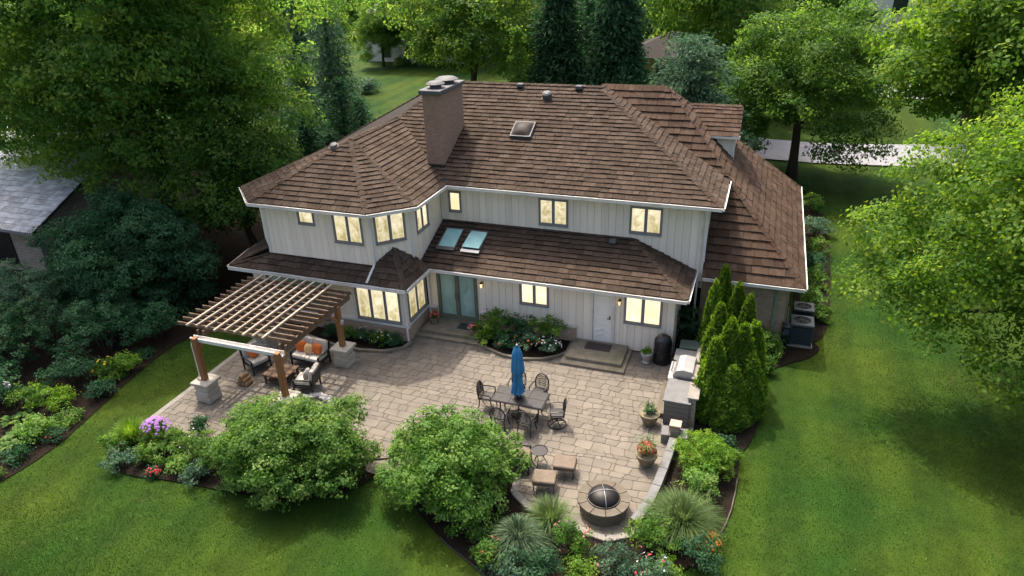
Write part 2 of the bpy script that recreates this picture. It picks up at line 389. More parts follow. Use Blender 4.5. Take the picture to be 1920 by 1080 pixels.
M = dict(
    siding=pm('siding_paint', (0.87, 0.76, 0.61), (0.80, 0.70, 0.56), 1.2, 0.6, 0.15, 30, objvar=0.05, stretch=(1, 1, .3), stain=(0.60, 0.54, 0.43), stain_scale=0.7, stain_amt=0.35),
    sidebase=pm('siding_joint', (0.34, 0.32, 0.28)),
    trim=pm('white_trim', (0.72, 0.69, 0.63), (0.64, 0.61, 0.55), 3, 0.5, stain=(0.38, 0.36, 0.31), stain_amt=0.5),
    shingle=pm('cedar_shingle', (0.080, 0.057, 0.041), (0.042, 0.029, 0.021), 7, 0.9, 0.6, 60, objvar=0.24, stretch=(3, 1, 1), stain=(0.092, 0.071, 0.054), stain_scale=0.9, stain_amt=0.55, spec=0.1),
    shingle2=pm('cedar_shingle_red', (0.092, 0.058, 0.039), (0.050, 0.031, 0.021), 7, 0.9, 0.6, 60, objvar=0.24, stretch=(3, 1, 1), stain=(0.110, 0.081, 0.061), stain_scale=0.9, stain_amt=0.5, spec=0.1),
    shend=pm('shingle_end_shade', (0.024, 0.018, 0.014), (0.014, 0.011, 0.009), 9, 0.95, spec=0.05),  # weathered butt ends, darkened further to paint the shadow lines between courses
    roofbase=pm('roof_underlay', (0.030, 0.024, 0.020), rough=0.95),
    slate=pm('grey_slate', (0.46, 0.47, 0.49), (0.34, 0.35, 0.37), 4, 0.6, 0.3, 40, objvar=0.25, stain=(0.13, 0.09, 0.07), stain_amt=0.6),
    wframe=pm('window_frame_grey', (0.235, 0.23, 0.225), (0.19, 0.187, 0.185), 4, 0.5),
    gframe=pm('door_frame_olive', (0.150, 0.165, 0.118), (0.115, 0.128, 0.09), 4, 0.5),
    pane=panemat('lit_window', (1.0, 0.88, 0.60), (0.44, 0.36, 0.13), 0.42),
    pane2=panemat('bright_lit_window', (1.0, 0.87, 0.60), (0.92, 0.71, 0.38), 0.57, 1.2, blind=0.07),
    dpane=panemat('door_glass', (0.34, 0.48, 0.40), (0.16, 0.26, 0.21), 0, 1.2, curtain=.3, lit=False),
    sglass=panemat('skylight_glass', (0.30, 0.52, 0.50), (0.20, 0.38, 0.38), 0, 0.9, curtain=0.0, lit=False),
    dome=pm('smoked_dome', (0.035, 0.027, 0.022), rough=0.5, spec=0.08),
    darkglass=pm('dark_glass', (0.02, 0.03, 0.03), rough=0.06, spec=0.6),
    brick=brickmat('tan_brick', (0.44, 0.31, 0.205), (0.35, 0.24, 0.155), (0.38, 0.32, 0.25)),
    chim=brickmat('chimney_brick', (0.30, 0.192, 0.128), (0.245, 0.15, 0.098), (0.19, 0.14, 0.105)),
    stonewall=brickmat('rough_stone', (0.32, 0.27, 0.20), (0.24, 0.20, 0.145), (0.15, 0.125, 0.095), 1.0, 0.5, 0.17),
    metal=pm('grey_metal', (0.105, 0.105, 0.105), (0.07, 0.07, 0.07), 4, 0.6, metal=0.1),
    concrete=pm('cap_concrete', (0.25, 0.23, 0.195), (0.19, 0.175, 0.15), 3, 0.85, 0.3, 50, stain=(0.22, 0.20, 0.17), stain_scale=1.5),
    pierstone=pm('pier_limestone', (0.46, 0.42, 0.34), (0.34, 0.31, 0.25), 4, 0.9, 0.5, 30, stain=(0.22, 0.20, 0.15), stain_scale=2),
    stone=pm('patio_stone', (0.166, 0.142, 0.110), (0.134, 0.115, 0.090), 1.6, 0.8, 0.35, 35, objvar=0.13, stain=(0.098, 0.088, 0.074), stain_scale=0.9, stain_amt=0.45),
    joint=pm('patio_joint', (0.112, 0.096, 0.075), (0.090, 0.077, 0.060), 8, 0.95),
    step=pm('step_stone', (0.235, 0.20, 0.145), (0.165, 0.140, 0.10), 5, 0.85, 0.5, 40, stain=(0.10, 0.11, 0.05), stain_scale=1.6, stain_amt=.6),
    mulch=pm('mulch', (0.030, 0.023, 0.017), (0.014, 0.011, 0.008), 18, 1.0, 1.0, 45, spec=0.05, bdist=0.05),
    gravel=pm('pebbles', (0.19, 0.165, 0.13), (0.10, 0.085, 0.065), 25, 0.95, 0.8, 60),
    lawn=lawnmat('lawn_turf'),
    road=pm('asphalt', (0.27, 0.27, 0.285), (0.22, 0.22, 0.235), 1.5, 0.9, 0.2, 60),
    cedar=pm('cedar_beam', (0.150, 0.098, 0.058), (0.10, 0.064, 0.038), 5, 0.7, 0.3, 30, objvar=0.12, stretch=(1, 1, 0.3)),
    slat=pm('weathered_slat', (0.36, 0.295, 0.225), (0.24, 0.19, 0.14), 5, 0.75, 0.3, 30, objvar=0.18),
    post=pm('cedar_post', (0.26, 0.125, 0.050), (0.19, 0.085, 0.03), 5, 0.7, 0.3, 30, stretch=(3, 3, .4)),
    iron=pm('black_iron', (0.030, 0.028, 0.026), (0.02, 0.018, 0.017), 8, 0.45, metal=0.3, spec=0.5),
    tabletop=pm('slate_tabletop', (0.034, 0.031, 0.029), (0.018, 0.016, 0.015), 5, 0.45, 0.3, 25, stretch=(3, .7, 1)),
    cushion=pm('tan_cushion', (0.165, 0.128, 0.094), (0.135, 0.104, 0.076), 6, 0.9, 0.3, 90),
    beige=pm('beige_cushion', (0.62, 0.56, 0.46), (0.54, 0.49, 0.40), 6, 0.9, 0.3, 90),
    taupe=pm('taupe_cushion', (0.42, 0.38, 0.32), (0.35, 0.315, 0.265), 6, 0.9, 0.3, 90),
    orange=pm('orange_pillow', (0.62, 0.16, 0.035), (0.50, 0.11, 0.02), 6, 0.85, 0.3, 60),
    peach=pm('peach_pillow', (0.68, 0.42, 0.20), (0.58, 0.34, 0.15), 6, 0.85),
    wicker=pm('wicker', (0.16, 0.10, 0.06), (0.10, 0.06, 0.035), 25, 0.8, 0.6, 60),
    blue=pm('blue_canvas', (0.045, 0.205, 0.375), (0.03, 0.155, 0.30), 5, 0.8, 0.3, 40),
    firestone=pm('fire_ring_stone', (0.135, 0.112, 0.082), (0.10, 0.083, 0.06), 4, 0.9, 0.4, 40, stain=(0.14, 0.12, 0.09)),
    mesh_=pm('spark_mesh', (0.022, 0.018, 0.016), (0.010, 0.009, 0.008), 60, 0.5, metal=0.4, spec=0.5),
    pot=pm('aged_pot', (0.24, 0.19, 0.12), (0.14, 0.115, 0.07), 7, 0.85, 0.4, 30, stain=(0.08, 0.09, 0.04), stain_scale=3),
    urn=pm('pale_urn', (0.42, 0.40, 0.36), (0.31, 0.295, 0.265), 5, 0.8, 0.3),
    black=pm('black_vinyl', (0.012, 0.014, 0.015), (0.009, 0.010, 0.011), 5, 0.28, 0.5, 6, spec=0.5, bdist=0.1),
    greencover=pm('green_cover', (0.05, 0.075, 0.06), (0.04, 0.06, 0.048), 4, 0.6),
    steel=pm('brushed_steel', (0.42, 0.41, 0.40), (0.34, 0.33, 0.325), 3, 0.4, metal=0.6, spec=0.5),
    counter=pm('counter_stone', (0.15, 0.148, 0.145), (0.115, 0.113, 0.11), 4, 0.6, 0.2),
    cab=pm('counter_planks', (0.16, 0.145, 0.125), (0.11, 0.10, 0.085), 3, 0.8, 0.3, 20, stretch=(.4, 1, 4)),
    mat=pm('door_mat', (0.060, 0.050, 0.045), (0.045, 0.038, 0.034), 30, 1.0, 0.5, 90),
    greenmat=pm('green_mat', (0.035, 0.055, 0.045), (0.025, 0.042, 0.034), 30, 1.0, 0.5, 90),
    doorwhite=pm('door_paint', (0.86, 0.81, 0.71), (0.80, 0.75, 0.66), 3, 0.5),
    brass=pm('aged_brass', (0.20, 0.12, 0.05), (0.12, 0.07, 0.03), 8, 0.4, metal=0.7),
    ac=pm('condenser_blue_grey', (0.045, 0.065, 0.08), (0.035, 0.05, 0.062), 5, 0.5),
    aclight=pm('condenser_top', (0.085, 0.095, 0.10), (0.06, 0.068, 0.072), 5, 0.5),
    green_pipe=pm('verdigris', (0.26, 0.33, 0.26), (0.2, 0.26, 0.2), 5, 0.6),
    log=pm('split_log', (0.36, 0.22, 0.11), (0.16, 0.09, 0.045), 14, 0.9, 0.4),
    pinkcap=pm('pink_cap', (0.46, 0.30, 0.235), (0.38, 0.25, 0.19), 6, 0.85, 0.3),
    bark=pm('bark', (0.075, 0.055, 0.040), (0.035, 0.026, 0.020), 6, 0.95, 0.8, 14, stretch=(3, 3, .6), bdist=0.05),
    cream=pm('far_stucco', (0.60, 0.57, 0.54), (0.54, 0.51, 0.48), 1, 0.8),
    cobble=pm('edging_stone', (0.40, 0.38, 0.35), (0.28, 0.265, 0.245), 5, 0.9, 0.4, objvar=0.2),
    blossom=None,
)
M['lamp'] = panemat('lamp_glass', (1.0, 0.78, 0.42), (1.0, 0.66, 0.30), 0.55)


def flat(name, c, rough=0.7):
    return pm(name, c, tuple(x * 0.7 for x in c), 12, rough)


FL = dict(purple=flat('blossom_purple', (0.36, 0.16, 0.46)), red=flat('blossom_red', (0.52, 0.035, 0.045)), pink=flat('blossom_pink', (0.62, 0.20, 0.24)),
          white=flat('blossom_white', (0.72, 0.70, 0.66)), orange=flat('blossom_orange', (0.50, 0.15, 0.02)), yellow=flat('blossom_yellow', (0.68, 0.45, 0.04)), rust=flat('blossom_rust', (0.22, 0.05, 0.025)))
LF = dict(
    maple=leafmat('leaf_mid_green', (0.038, 0.100, 0.018), (0.072, 0.158, 0.028), (0.160, 0.245, 0.050), 0.50),
    honey=leafmat('leaf_yellow_green', (0.042, 0.105, 0.013), (0.080, 0.165, 0.022), (0.185, 0.265, 0.046), 0.50),
    locust=leafmat('leaf_fresh_green', (0.055, 0.130, 0.028), (0.105, 0.200, 0.040), (0.240, 0.310, 0.070), 0.57),
    deep=leafmat('leaf_deep_green', (0.018, 0.056, 0.026), (0.030, 0.085, 0.036), (0.060, 0.125, 0.054), 0.32),
    yew=leafmat('leaf_yew', (0.022, 0.070, 0.034), (0.038, 0.108, 0.048), (0.072, 0.160, 0.064), 0.3),
    blue=leafmat('leaf_blue_green', (0.034, 0.078, 0.046), (0.060, 0.120, 0.068), (0.135, 0.205, 0.115), 0.32),
    lime=leafmat('leaf_lime', (0.055, 0.130, 0.012), (0.100, 0.200, 0.025), (0.210, 0.310, 0.060), 0.45),
    hydra=leafmat('leaf_hydrangea', (0.048, 0.120, 0.020), (0.092, 0.190, 0.038), (0.215, 0.310, 0.090), 0.45),
    arb=leafmat('leaf_arborvitae', (0.040, 0.105, 0.012), (0.078, 0.155, 0.016), (0.170, 0.230, 0.028), 0.48),
    grass=leafmat('leaf_grass_blade', (0.050, 0.100, 0.024), (0.090, 0.150, 0.045), (0.18, 0.24, 0.095), 0.38),
    striped=leafmat('leaf_blue_grass', (0.026, 0.066, 0.026), (0.055, 0.105, 0.050), (0.20, 0.25, 0.14), 0.3),
    turf=leafmat('leaf_turf', (0.016, 0.044, 0.005), (0.031, 0.061, 0.007), (0.056, 0.086, 0.012), 0.28),
)

# ================================================================== the setting
LZ = -0.12
def clip_half(poly, px, py, nx, ny):
    """keep the side where (p-(px,py)).n <= 0"""
    out = []; k = len(poly)
    for i in range(k):
        a = poly[i]; b = poly[(i + 1) % k]
        da = (a[0] - px) * nx + (a[1] - py) * ny; db = (b[0] - px) * nx + (b[1] - py) * ny
        if da <= 0: out.append(a)
        if (da < 0 < db) or (db < 0 < da):
            t = da / (da - db); out.append((a[0] + (b[0] - a[0]) * t, a[1] + (b[1] - a[1]) * t))
    return out


def inside(poly, x, y):
    r = False; j = len(poly) - 1
    for i in range(len(poly)):
        xi, yi = poly[i]; xj, yj = poly[j]
        if (yi > y) != (yj > y) and x < (xj - xi) * (y - yi) / (yj - yi) + xi: r = not r
        j = i
    return r


def np_inside(poly, X, Y):
    r = np.zeros(len(X), bool); j = len(poly) - 1
    for i in range(len(poly)):
        xi, yi = poly[i]; xj, yj = poly[j]
        if yi != yj:
            c = ((yi > Y) != (yj > Y)) & (X < (xj - xi) * (Y - yi) / (yj - yi) + xi); r ^= c
        j = i
    return r


def area(poly):
    return 0.5 * sum(poly[i][0] * poly[(i + 1) % len(poly)][1] - poly[(i + 1) % len(poly)][0] * poly[i][1] for i in range(len(poly)))


def sheet(name, poly, z, mat, kind='structure', thick=0.0):
    mb = MB()
    if thick: mb.prism(poly, z - thick, z)
    else: mb.poly([(x, y, z) for x, y in poly])
    return tag(mb.build(name, mat), kind=kind)


# ground: one sheet to the horizon, gently uneven near the house
def make_lawn():
    mb = MB()
    xs = [-700, -300, -150, -90] + list(np.arange(-60, 31, 3.0)) + [60, 120, 300, 700]
    ys = [-300, -100, -30, -9] + list(np.arange(0, 91, 3.0)) + [130, 200, 400, 900]
    rr = random.Random(3)
    def h(x, y):
        z = LZ + (rr.uniform(-.012, .012) if -60 < x < 30 and 0 < y < 90 else 0)
        if y > 58 and -70 < x < -24: z += 0.02 * (y - 58) * max(0, min(1, (-24 - x) / 10))
        return z
    mb.v = [(x, y, h(x, y)) for y in ys for x in xs]
    n = len(xs)
    mb.f = [(j * n + i, j * n + i + 1, (j + 1) * n + i + 1, (j + 1) * n + i) for j in range(len(ys) - 1) for i in range(n - 1)]
    return tag(mb.build('lawn', M['lawn'], smooth=True, origin=(0, 0, 0)), kind='structure')


make_lawn()
PATIO = [(-18.6, 14.2), (-16.5, 13.9), (-12.5, 14.35), (-10.4, 14.62), (-9.5, 15.05), (-8.4, 15.4), (-6.9, 15.5), (-5.75, 15.5), (-5.55, 14.6), (-4.9, 14.15), (-3.9, 13.98), (-3.3, 13.78), (-2.6, 13.66),
         (-1.95, 14.0), (-1.55, 14.8), (-1.42, 16.5), (-1.3, 18.3), (-0.9, 18.9), (-0.9, 22.9), (-1.9, 23.42), (-12.4, 23.42), (-12.4, 21.45), (-18.6, 21.45)]
BED_HOUSE = [(-9.75, 22.1), (-9.1, 21.85), (-8.4, 21.6), (-7.6, 21.55), (-6.9, 21.75), (-6.35, 22.15), (-6.1, 22.5), (-6.1, 23.42), (-9.75, 23.42)]
BED_WING = [(-18.6, 20.9), (-16.6, 20.65), (-15.2, 20.35), (-14.0, 20.3), (-13.0, 20.5), (-12.4, 20.95), (-12.3, 21.45), (-18.6, 21.45)]
BED_FRONT_L = [(-19.0, 12.4), (-18.2, 11.75), (-17.2, 11.6), (-16.0, 11.9), (-14.6, 11.75), (-13.2, 11.5), (-11.4, 11.9), (-9.9, 12.9), (-9.3, 13.9), (-9.0, 15.2), (-10.4, 14.6), (-12.5, 14.34), (-16.5, 13.88), (-18.6, 14.2), (-19.1, 13.3)]
BED_FRONT_R = [(-9.2, 15.0), (-8.6, 13.4), (-7.0, 12.3), (-6.0, 11.95), (-5.0, 11.55), (-3.4, 11.0), (-1.6, 11.9), (-0.3, 13.7), (0.25, 14.8), (0.5, 15.8), (0.62, 17.3), (0.6, 18.4), (1.25, 19.2), (1.45, 21.0), (1.6, 22.7), (2.2, 24.1), (3.05, 24.9), (3.05, 26.0), (-0.5, 26.0), (-1.6, 25.5), (-1.6, 23.4), (-0.88, 22.9), (-0.88, 18.9),
              (-1.28, 18.3), (-1.4, 16.5), (-1.53, 14.8), (-1.95, 13.98), (-2.6, 13.64), (-3.3, 13.76), (-3.9, 13.96), (-4.9, 14.13), (-5.57, 14.58), (-5.77, 15.48), (-6.9, 15.48)]
BED_SIDE = [(2.2, 26.0), (3.3, 26.3), (3.7, 29.0), (3.9, 33.0), (4.1, 38.0), (3.6, 43.0), (2.2, 43.0)]
BED_LEFT = [(-60, 7.0), (-26, 7.0), (-21.0, 9.6), (-20.6, 11.8), (-21.1, 14.2), (-21.6, 16.4), (-21.9, 18.9), (-20.9, 20.3), (-19.6, 21.4), (-19.6, 27), (-22, 37), (-60, 37)]
def chaikin(poly, k=2):
    for _ in range(k):
        out = []
        for a, b in zip(poly, poly[1:] + poly[:1]):
            out += [(a[0] * .75 + b[0] * .25, a[1] * .75 + b[1] * .25), (a[0] * .25 + b[0] * .75, a[1] * .25 + b[1] * .75)]
        poly = out
    return poly
BED_FRONT_L = [(-18.9, 12.6), (-18.2, 12.0), (-17.2, 11.75), (-16.0, 12.0), (-14.6, 12.1), (-13.4, 12.15), (-11.8, 12.3), (-10.6, 12.9), (-10.0, 13.6), (-9.7, 14.4), (-9.7, 15.8), (-10.4, 15.2), (-12.5, 15.0), (-16.5, 14.6), (-18.4, 14.8), (-19.1, 13.6)]
BED_FRONT_R = [(-8.8, 15.9), (-8.8, 14.6), (-8.4, 13.5), (-7.2, 12.6), (-6.0, 12.0), (-5.0, 11.5), (-3.4, 10.9), (-1.6, 11.7), (-0.3, 13.6), (0.27, 14.8), (0.52, 15.8), (0.6, 17.3), (0.58, 18.4), (0.9, 19.1), (1.15, 20.4), (1.1, 21.8), (1.05, 22.9), (1.5, 23.9), (3.1, 25.2), (3.2, 26.4), (-0.5, 26.4), (-2.0, 25.8), (-2.0, 23.0), (-1.3, 22.6), (-1.3, 18.9),
              (-1.7, 18.0), (-1.8, 16.5), (-2.0, 15.0), (-2.4, 14.3), (-2.8, 14.1), (-3.4, 14.2), (-4.0, 14.4), (-4.9, 14.6), (-6.0, 15.4), (-6.2, 16.2), (-7.5, 16.2)]
BED_FRONT_L, BED_FRONT_R, BED_LEFT, BED_SIDE = [chaikin(b_) for b_ in (BED_FRONT_L, BED_FRONT_R, BED_LEFT, BED_SIDE)]
sheet('bed_soil', BED_LEFT, LZ + 0.03, M['mulch'])
sheet('bed_soil', BED_FRONT_L, LZ + 0.05, M['mulch'])
sheet('bed_soil', BED_FRONT_R, LZ + 0.05, M['mulch'])
sheet('bed_soil', BED_SIDE, LZ + 0.04, M['mulch'])
sheet('bed_soil', BED_HOUSE, 0.07, M['mulch'], thick=0.25)
sheet('bed_soil', BED_WING, 0.07, M['mulch'], thick=0.25)
# gravel gap between the two big bushes
sheet('gravel_path', [(-10.6, 14.72), (-10.2, 14.2), (-9.6, 14.1), (-8.9, 14.4), (-8.6, 15.4), (-9.5, 15.2)], LZ + 0.06, M['gravel'])

# patio: mortar slab with separate stones on it
patio = tag(MB().prism(PATIO, -0.32, -0.016).build('patio', M['joint']), kind='structure')
rng = random.Random(11)
CAMP = Vector((0, 0, CAM_H))
cells = []
GAP = 0.007
rows = [13.3]
while rows[-1] < 23.7: rows.append(rows[-1] + rng.choice((.23, .27, .31, .36)))
waves = [(rng.uniform(0, 6), rng.uniform(0, 6), rng.uniform(.04, .07), rng.uniform(.02, .04)) for _ in rows]
def bound(k, x):
    p, q, a, b = waves[k]; return rows[k] + a * math.sin(1.15 * x + p) + b * math.sin(3.3 * x + q)
raw = []
for k in range(len(rows) - 1):
    x = -19.0 + rng.uniform(0, .4); jt = []
    while x < -0.4: jt.append((x + rng.uniform(-.075, .075), x + rng.uniform(-.075, .075))); x += rng.choice((.24, .31, .38, .46, .55))
    for (b0, t0), (b1, t1) in zip(jt[:-1], jt[1:]):
        b0_, t0_, b1_, t1_ = b0 + GAP, t0 + GAP, b1 - GAP, t1 - GAP; bm_, tm_ = (b0_ + b1_) / 2 + rng.uniform(-.05, .05), (t0_ + t1_) / 2 + rng.uniform(-.05, .05)
        raw.append([(b0_, bound(k, b0_) + GAP), (bm_, bound(k, bm_) + GAP - rng.uniform(0, .012)), (b1_, bound(k, b1_) + GAP), (t1_, bound(k + 1, t1_) - GAP), (tm_, bound(k + 1, tm_) - GAP + rng.uniform(0, .012)), (t0_, bound(k + 1, t0_) - GAP)])
for cell in raw:
    if not all(inside(PATIO, *p) for p in cell):
        sub = PATIO
        cell = [cell[0], cell[2], cell[3], cell[5]]
        for a in range(len(cell)):
            p, q = cell[a], cell[(a + 1) % len(cell)]
            ex, ey = q[0] - p[0], q[1] - p[1]; l = math.hypot(ex, ey)
            if l < 1e-6: continue
            sub = clip_half(sub, p[0], p[1], ey / l, -ex / l)
            if len(sub) < 3: break
        cell = sub
    if len(cell) < 3 or area(cell) < 0.02: continue
    # round the corners a little
    out = []
    k = len(cell)
    for a in range(k):
        p0, p, p1 = cell[a - 1], cell[a], cell[(a + 1) % k]
        for q in (p0, p1):
            l = math.hypot(q[0] - p[0], q[1] - p[1])
            if l > 0.09: t = min(0.03, l * .3) / l; out.append((p[0] + (q[0] - p[0]) * t, p[1] + (q[1] - p[1]) * t))
            elif q is p0: out.append(p)
    cxm = sum(p[0] for p in out) / len(out); cym = sum(p[1] for p in out) / len(out)
    if any(inside(b, cxm, cym) for b in (BED_HOUSE, BED_WING)): continue
    cells.append((area(out) / (Vector((cxm, cym, 0)) - CAMP).length_squared, out, cxm, cym))
cells.sort(key=lambda c: -c[0])
rest = MB(); rest_a = []
def stone_faces(mb, poly, cxm, cym):
    n = len(poly); z = rng.uniform(-.004, .003); tx, ty = rng.uniform(-.006, .006), rng.uniform(-.006, .006)
    zz = lambda x, y: z + (x - cxm) * tx + (y - cym) * ty
    lo = [(x, y, -0.03) for x, y in poly]; mid = [(x, y, zz(x, y) - 0.007) for x, y in poly]
    tp = []
    for x, y in poly:
        d = math.hypot(x - cxm, y - cym) or 1; s = max(0, d - 0.012) / d
        tp.append((cxm + (x - cxm) * s, cym + (y - cym) * s, zz(x, y)))
    nf = len(mb.f)
    mb.add(lo + mid + tp, [tuple(range(2 * n, 3 * n))] + [(i + o, (i + 1) % n + o, (i + 1) % n + n + o, i + n + o) for o in (0, n) for i in range(n)])
    return len(mb.f) - nf
for i, (_, poly, cxm, cym) in enumerate(cells):
    if i < 300:
        mb = MB(); stone_faces(mb, poly, cxm, cym)
        mb.build('paving_stone', M['stone'], patio, origin=(cxm, cym, 0))
    else:
        k = stone_faces(rest, poly, cxm, cym); rest_a += [rng.random()] * k
rest.build('paving_stones', M['stone'], patio, kind='stuff', attr=rest_a)
# edging around the beds in the patio
def kerb(poly, name, h0, h1, w, mat, parent=None):
    mb = MB()
    for a, b in zip(poly[:-1], poly[1:]):
        d = Vector((b[0] - a[0], b[1] - a[1], 0)); l = d.length; d.normalize()
        mb.cbox(((a[0] + b[0]) / 2, (a[1] + b[1]) / 2, (h0 + h1) / 2), (l + 0.02, w, h1 - h0), math.atan2(d.y, d.x), 0.015, 1)
    o = mb.build(name, mat, parent)
    return o
tag(kerb(BED_HOUSE[:8], 'bed_edging', -0.02, 0.10, 0.10, M['step']), kind='structure')
tag(kerb(BED_WING[:7], 'bed_edging', -0.02, 0.11, 0.14, M['step']), kind='structure')
tag(kerb([(-6.9, 12.45), (-6.45, 12.2), (-6.0, 12.0), (-5.5, 11.76), (-5.0, 11.5), (-4.2, 11.2), (-3.4, 11.0)], 'bed_edging', LZ, LZ + 0.07, 0.03, M['iron']), kind='structure')
tag(kerb([(-0.3, 13.55), (0.02, 14.2), (0.25, 14.8), (0.40, 15.3), (0.51, 15.9), (0.57, 16.6), (0.6, 17.3)], 'bed_edging', LZ, LZ + 0.08, 0.035, M['firestone']), kind='structure')
tag(kerb([(-18.72, 14.1), (-18.72, 17.5), (-18.72, 20.6)], 'patio_border', -0.2, -0.004, 0.22, M['concrete']), kind='structure')
tag(kerb([(-5.75, 15.75), (-5.52, 14.65), (-4.9, 14.2), (-3.9, 14.03), (-3.3, 13.84), (-2.6, 13.74), (-2.0, 14.08), (-1.62, 14.85)], 'patio_border', -0.2, 0.014, 0.22, M['concrete']), kind='structure')
# street beyond the house with its driveway
sheet('road', [(-60, 84), (40, 74), (200, 66), (200, 74), (40, 82), (-60, 92)], LZ + 0.05, M['road'])
sheet('driveway', [(-1.5, 52.4), (4, 52.0), (9.8, 52.6), (18, 54), (30, 56), (30, 63), (14, 59.5), (8.5, 58.2), (4, 57.6), (-2.5, 58.5)], LZ + 0.09, M['road'])

# ================================================================== the house
house = thing('house', 'two storey house with white vertical siding and brown shingle roofs beside the patio', 'house', (-9.0, 25.0, 0))
YU, YL, YW, YWL, XW = 25.6, 23.45, 21.6, 21.5, -12.46
ZE, ZL = 5.57, 2.75
UNIT = {}


def unit_mesh(key, mat):
    if key not in UNIT:
        me = bpy.data.meshes.new(key)
        b = MB().box((0, 0, 0), (1, 1, 1))
        v, f = b.v, b.f
        if key.startswith('shingle'):
            v = [(x, y, (z if y < .5 else z * .2 - .02)) for x, y, z in v]
        elif key.startswith('board'):     # front edges (y=1 is the outer face) chamfered
            v = [(0, 0, 0), (1, 0, 0), (1, .5, 0), (.985, 1, 0), (.015, 1, 0), (0, .5, 0)]; v = v + [(a, b_, 1) for a, b_, c in v]
            f = [tuple(range(6)), tuple(range(11, 5, -1))] + [((i + 1) % 6, i, i + 6, (i + 1) % 6 + 6) for i in range(6)]
        me.from_pydata(v, [], f); me.materials.append(mat); UNIT[key] = me
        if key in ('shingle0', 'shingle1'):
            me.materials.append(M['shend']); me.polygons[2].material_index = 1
    return UNIT[key]


def fr(o, U, V, W):
    m = Matrix(((U.x, V.x, W.x, o.x), (U.y, V.y, W.y, o.y), (U.z, V.z, W.z, o.z), (0, 0, 0, 1)))
    return m


Z = Vector((0, 0, 1))


class Wall:
    """a vertical wall plane: u along it, n outward"""
    def __init__(s, a, b, z0, z1, name='wall', label=None):
        s.a = Vector((a[0], a[1], 0)); d = Vector((b[0] - a[0], b[1] - a[1], 0)); s.len = d.length; s.U = d.normalized(); s.N = s.U.cross(Z); s.z0, s.z1 = z0, z1
        mb = MB(); s.obox(mb, 0, s.len, z0, z1, -0.25, -0.02)
        s.ob = mb.build(name, M['sidebase'], house, label=label); s.holes = []

    def P(s, u, z, n=0): return s.a + s.U * u + Z * z + s.N * n

    def obox(s, mb, u0, u1, z0, z1, n0, n1):
        c = [s.P(u, z, n) for z in (z0, z1) for n in (n1, n0) for u in (u0, u1)]
        mb.add([c[0], c[1], c[3], c[2], c[4], c[5], c[7], c[6]], [(0, 3, 2, 1), (4, 5, 6, 7), (0, 1, 5, 4), (1, 2, 6, 5), (2, 3, 7, 6), (3, 0, 4, 7)])

    def boards(s, z0=None, z1=None, w=0.29, ztop=None):
        z0 = s.z0 if z0 is None else z0; z1 = s.z1 if z1 is None else z1
        me = unit_mesh('board', M['siding'])
        n = max(1, round(s.len / w)); w = s.len / n
        for i in range(n):
            a, b = i * w + .0035, (i + 1) * w - .0035
            cuts = sorted({a, b} | {c for h in s.holes for c in h[:2] if a + .03 < c < b - .03})
            for c0, c1 in zip(cuts[:-1], cuts[1:]):
                mid = (c0 + c1) / 2; zs = [(z0, z1)]
                for h in s.holes:
                    if h[0] < mid < h[1]:
                        nz = []
                        for p, q in zs:
                            if h[2] > p + .03: nz.append((p, min(q, h[2])))
                            if h[3] < q - .03: nz.append((max(p, h[3]), q))
                        zs = [t for t in nz if t[1] - t[0] > .03]
                for p, q in zs:
                    inst('siding_board', me, s.ob, fr(s.P(c0, p, -0.02), s.U * (c1 - c0), s.N * 0.022, Z * (q - p)))

    def window(s, u0, u1, z0, z1, n=2, pane='pane', frame='wframe', fw_=0.052, name='window', label=None, muntin=0.062):
        s.holes.append((u0, u1, z0, z1))
        mb = MB()
        s.obox(mb, u0, u1, z0 - .03, z0 + fw_, -.02, .075); s.obox(mb, u0, u1, z1 - fw_, z1, -.02, .055)
        s.obox(mb, u0, u0 + fw_, z0 + fw_, z1 - fw_, -.02, .05); s.obox(mb, u1 - fw_, u1, z0 + fw_, z1 - fw_, -.02, .05)
        W = mb.build(name, M[frame], house, label=label)
        span = (u1 - u0 - 2 * fw_ - muntin * (n - 1)) / n
        for i in range(n):
            a = u0 + fw_ + i * (span + muntin)
            p = MB(); s.obox(p, a + .03, a + span - .03, z0 + fw_ + .03, z1 - fw_ - .03, -.018, -.004); p.build('pane', M[pane], W)
            q = MB()
            s.obox(q, a, a + .03, z0 + fw_, z1 - fw_, -.019, .02); s.obox(q, a + span - .03, a + span, z0 + fw_, z1 - fw_, -.019, .02)
            s.obox(q, a + .03, a + span - .03, z0 + fw_, z0 + fw_ + .03, -.019, .018); s.obox(q, a + .03, a + span - .03, z1 - fw_ - .03, z1 - fw_, -.019, .018)
            q.build('sash', M[frame], W)
            if i < n - 1:
                q = MB(); s.obox(q, a + span, a + span + muntin, z0 + fw_, z1 - fw_, -.02, .045); q.build('mullion', M[frame], W)
        return W


def wx(wall, x): return (Vector((x, wall.a.y, 0)) - wall.a).dot(wall.U)


# upper back wall
w_up = Wall((-12.5, YU), (-1.5, YU), 2.3, 5.46)
w_up.window(0.35, 0.92, 4.22, 5.12, 1, 'pane2'); w_up.window(4.35, 5.58, 4.03, 5.15); w_up.window(8.07, 9.33, 4.05, 5.15)
w_up.boards(2.3)
# its right end wall above the garage roof
w_upr = Wall((-1.5, YU), (-1.5, 30.5), 2.0, 5.46); w_upr.boards(2.0)
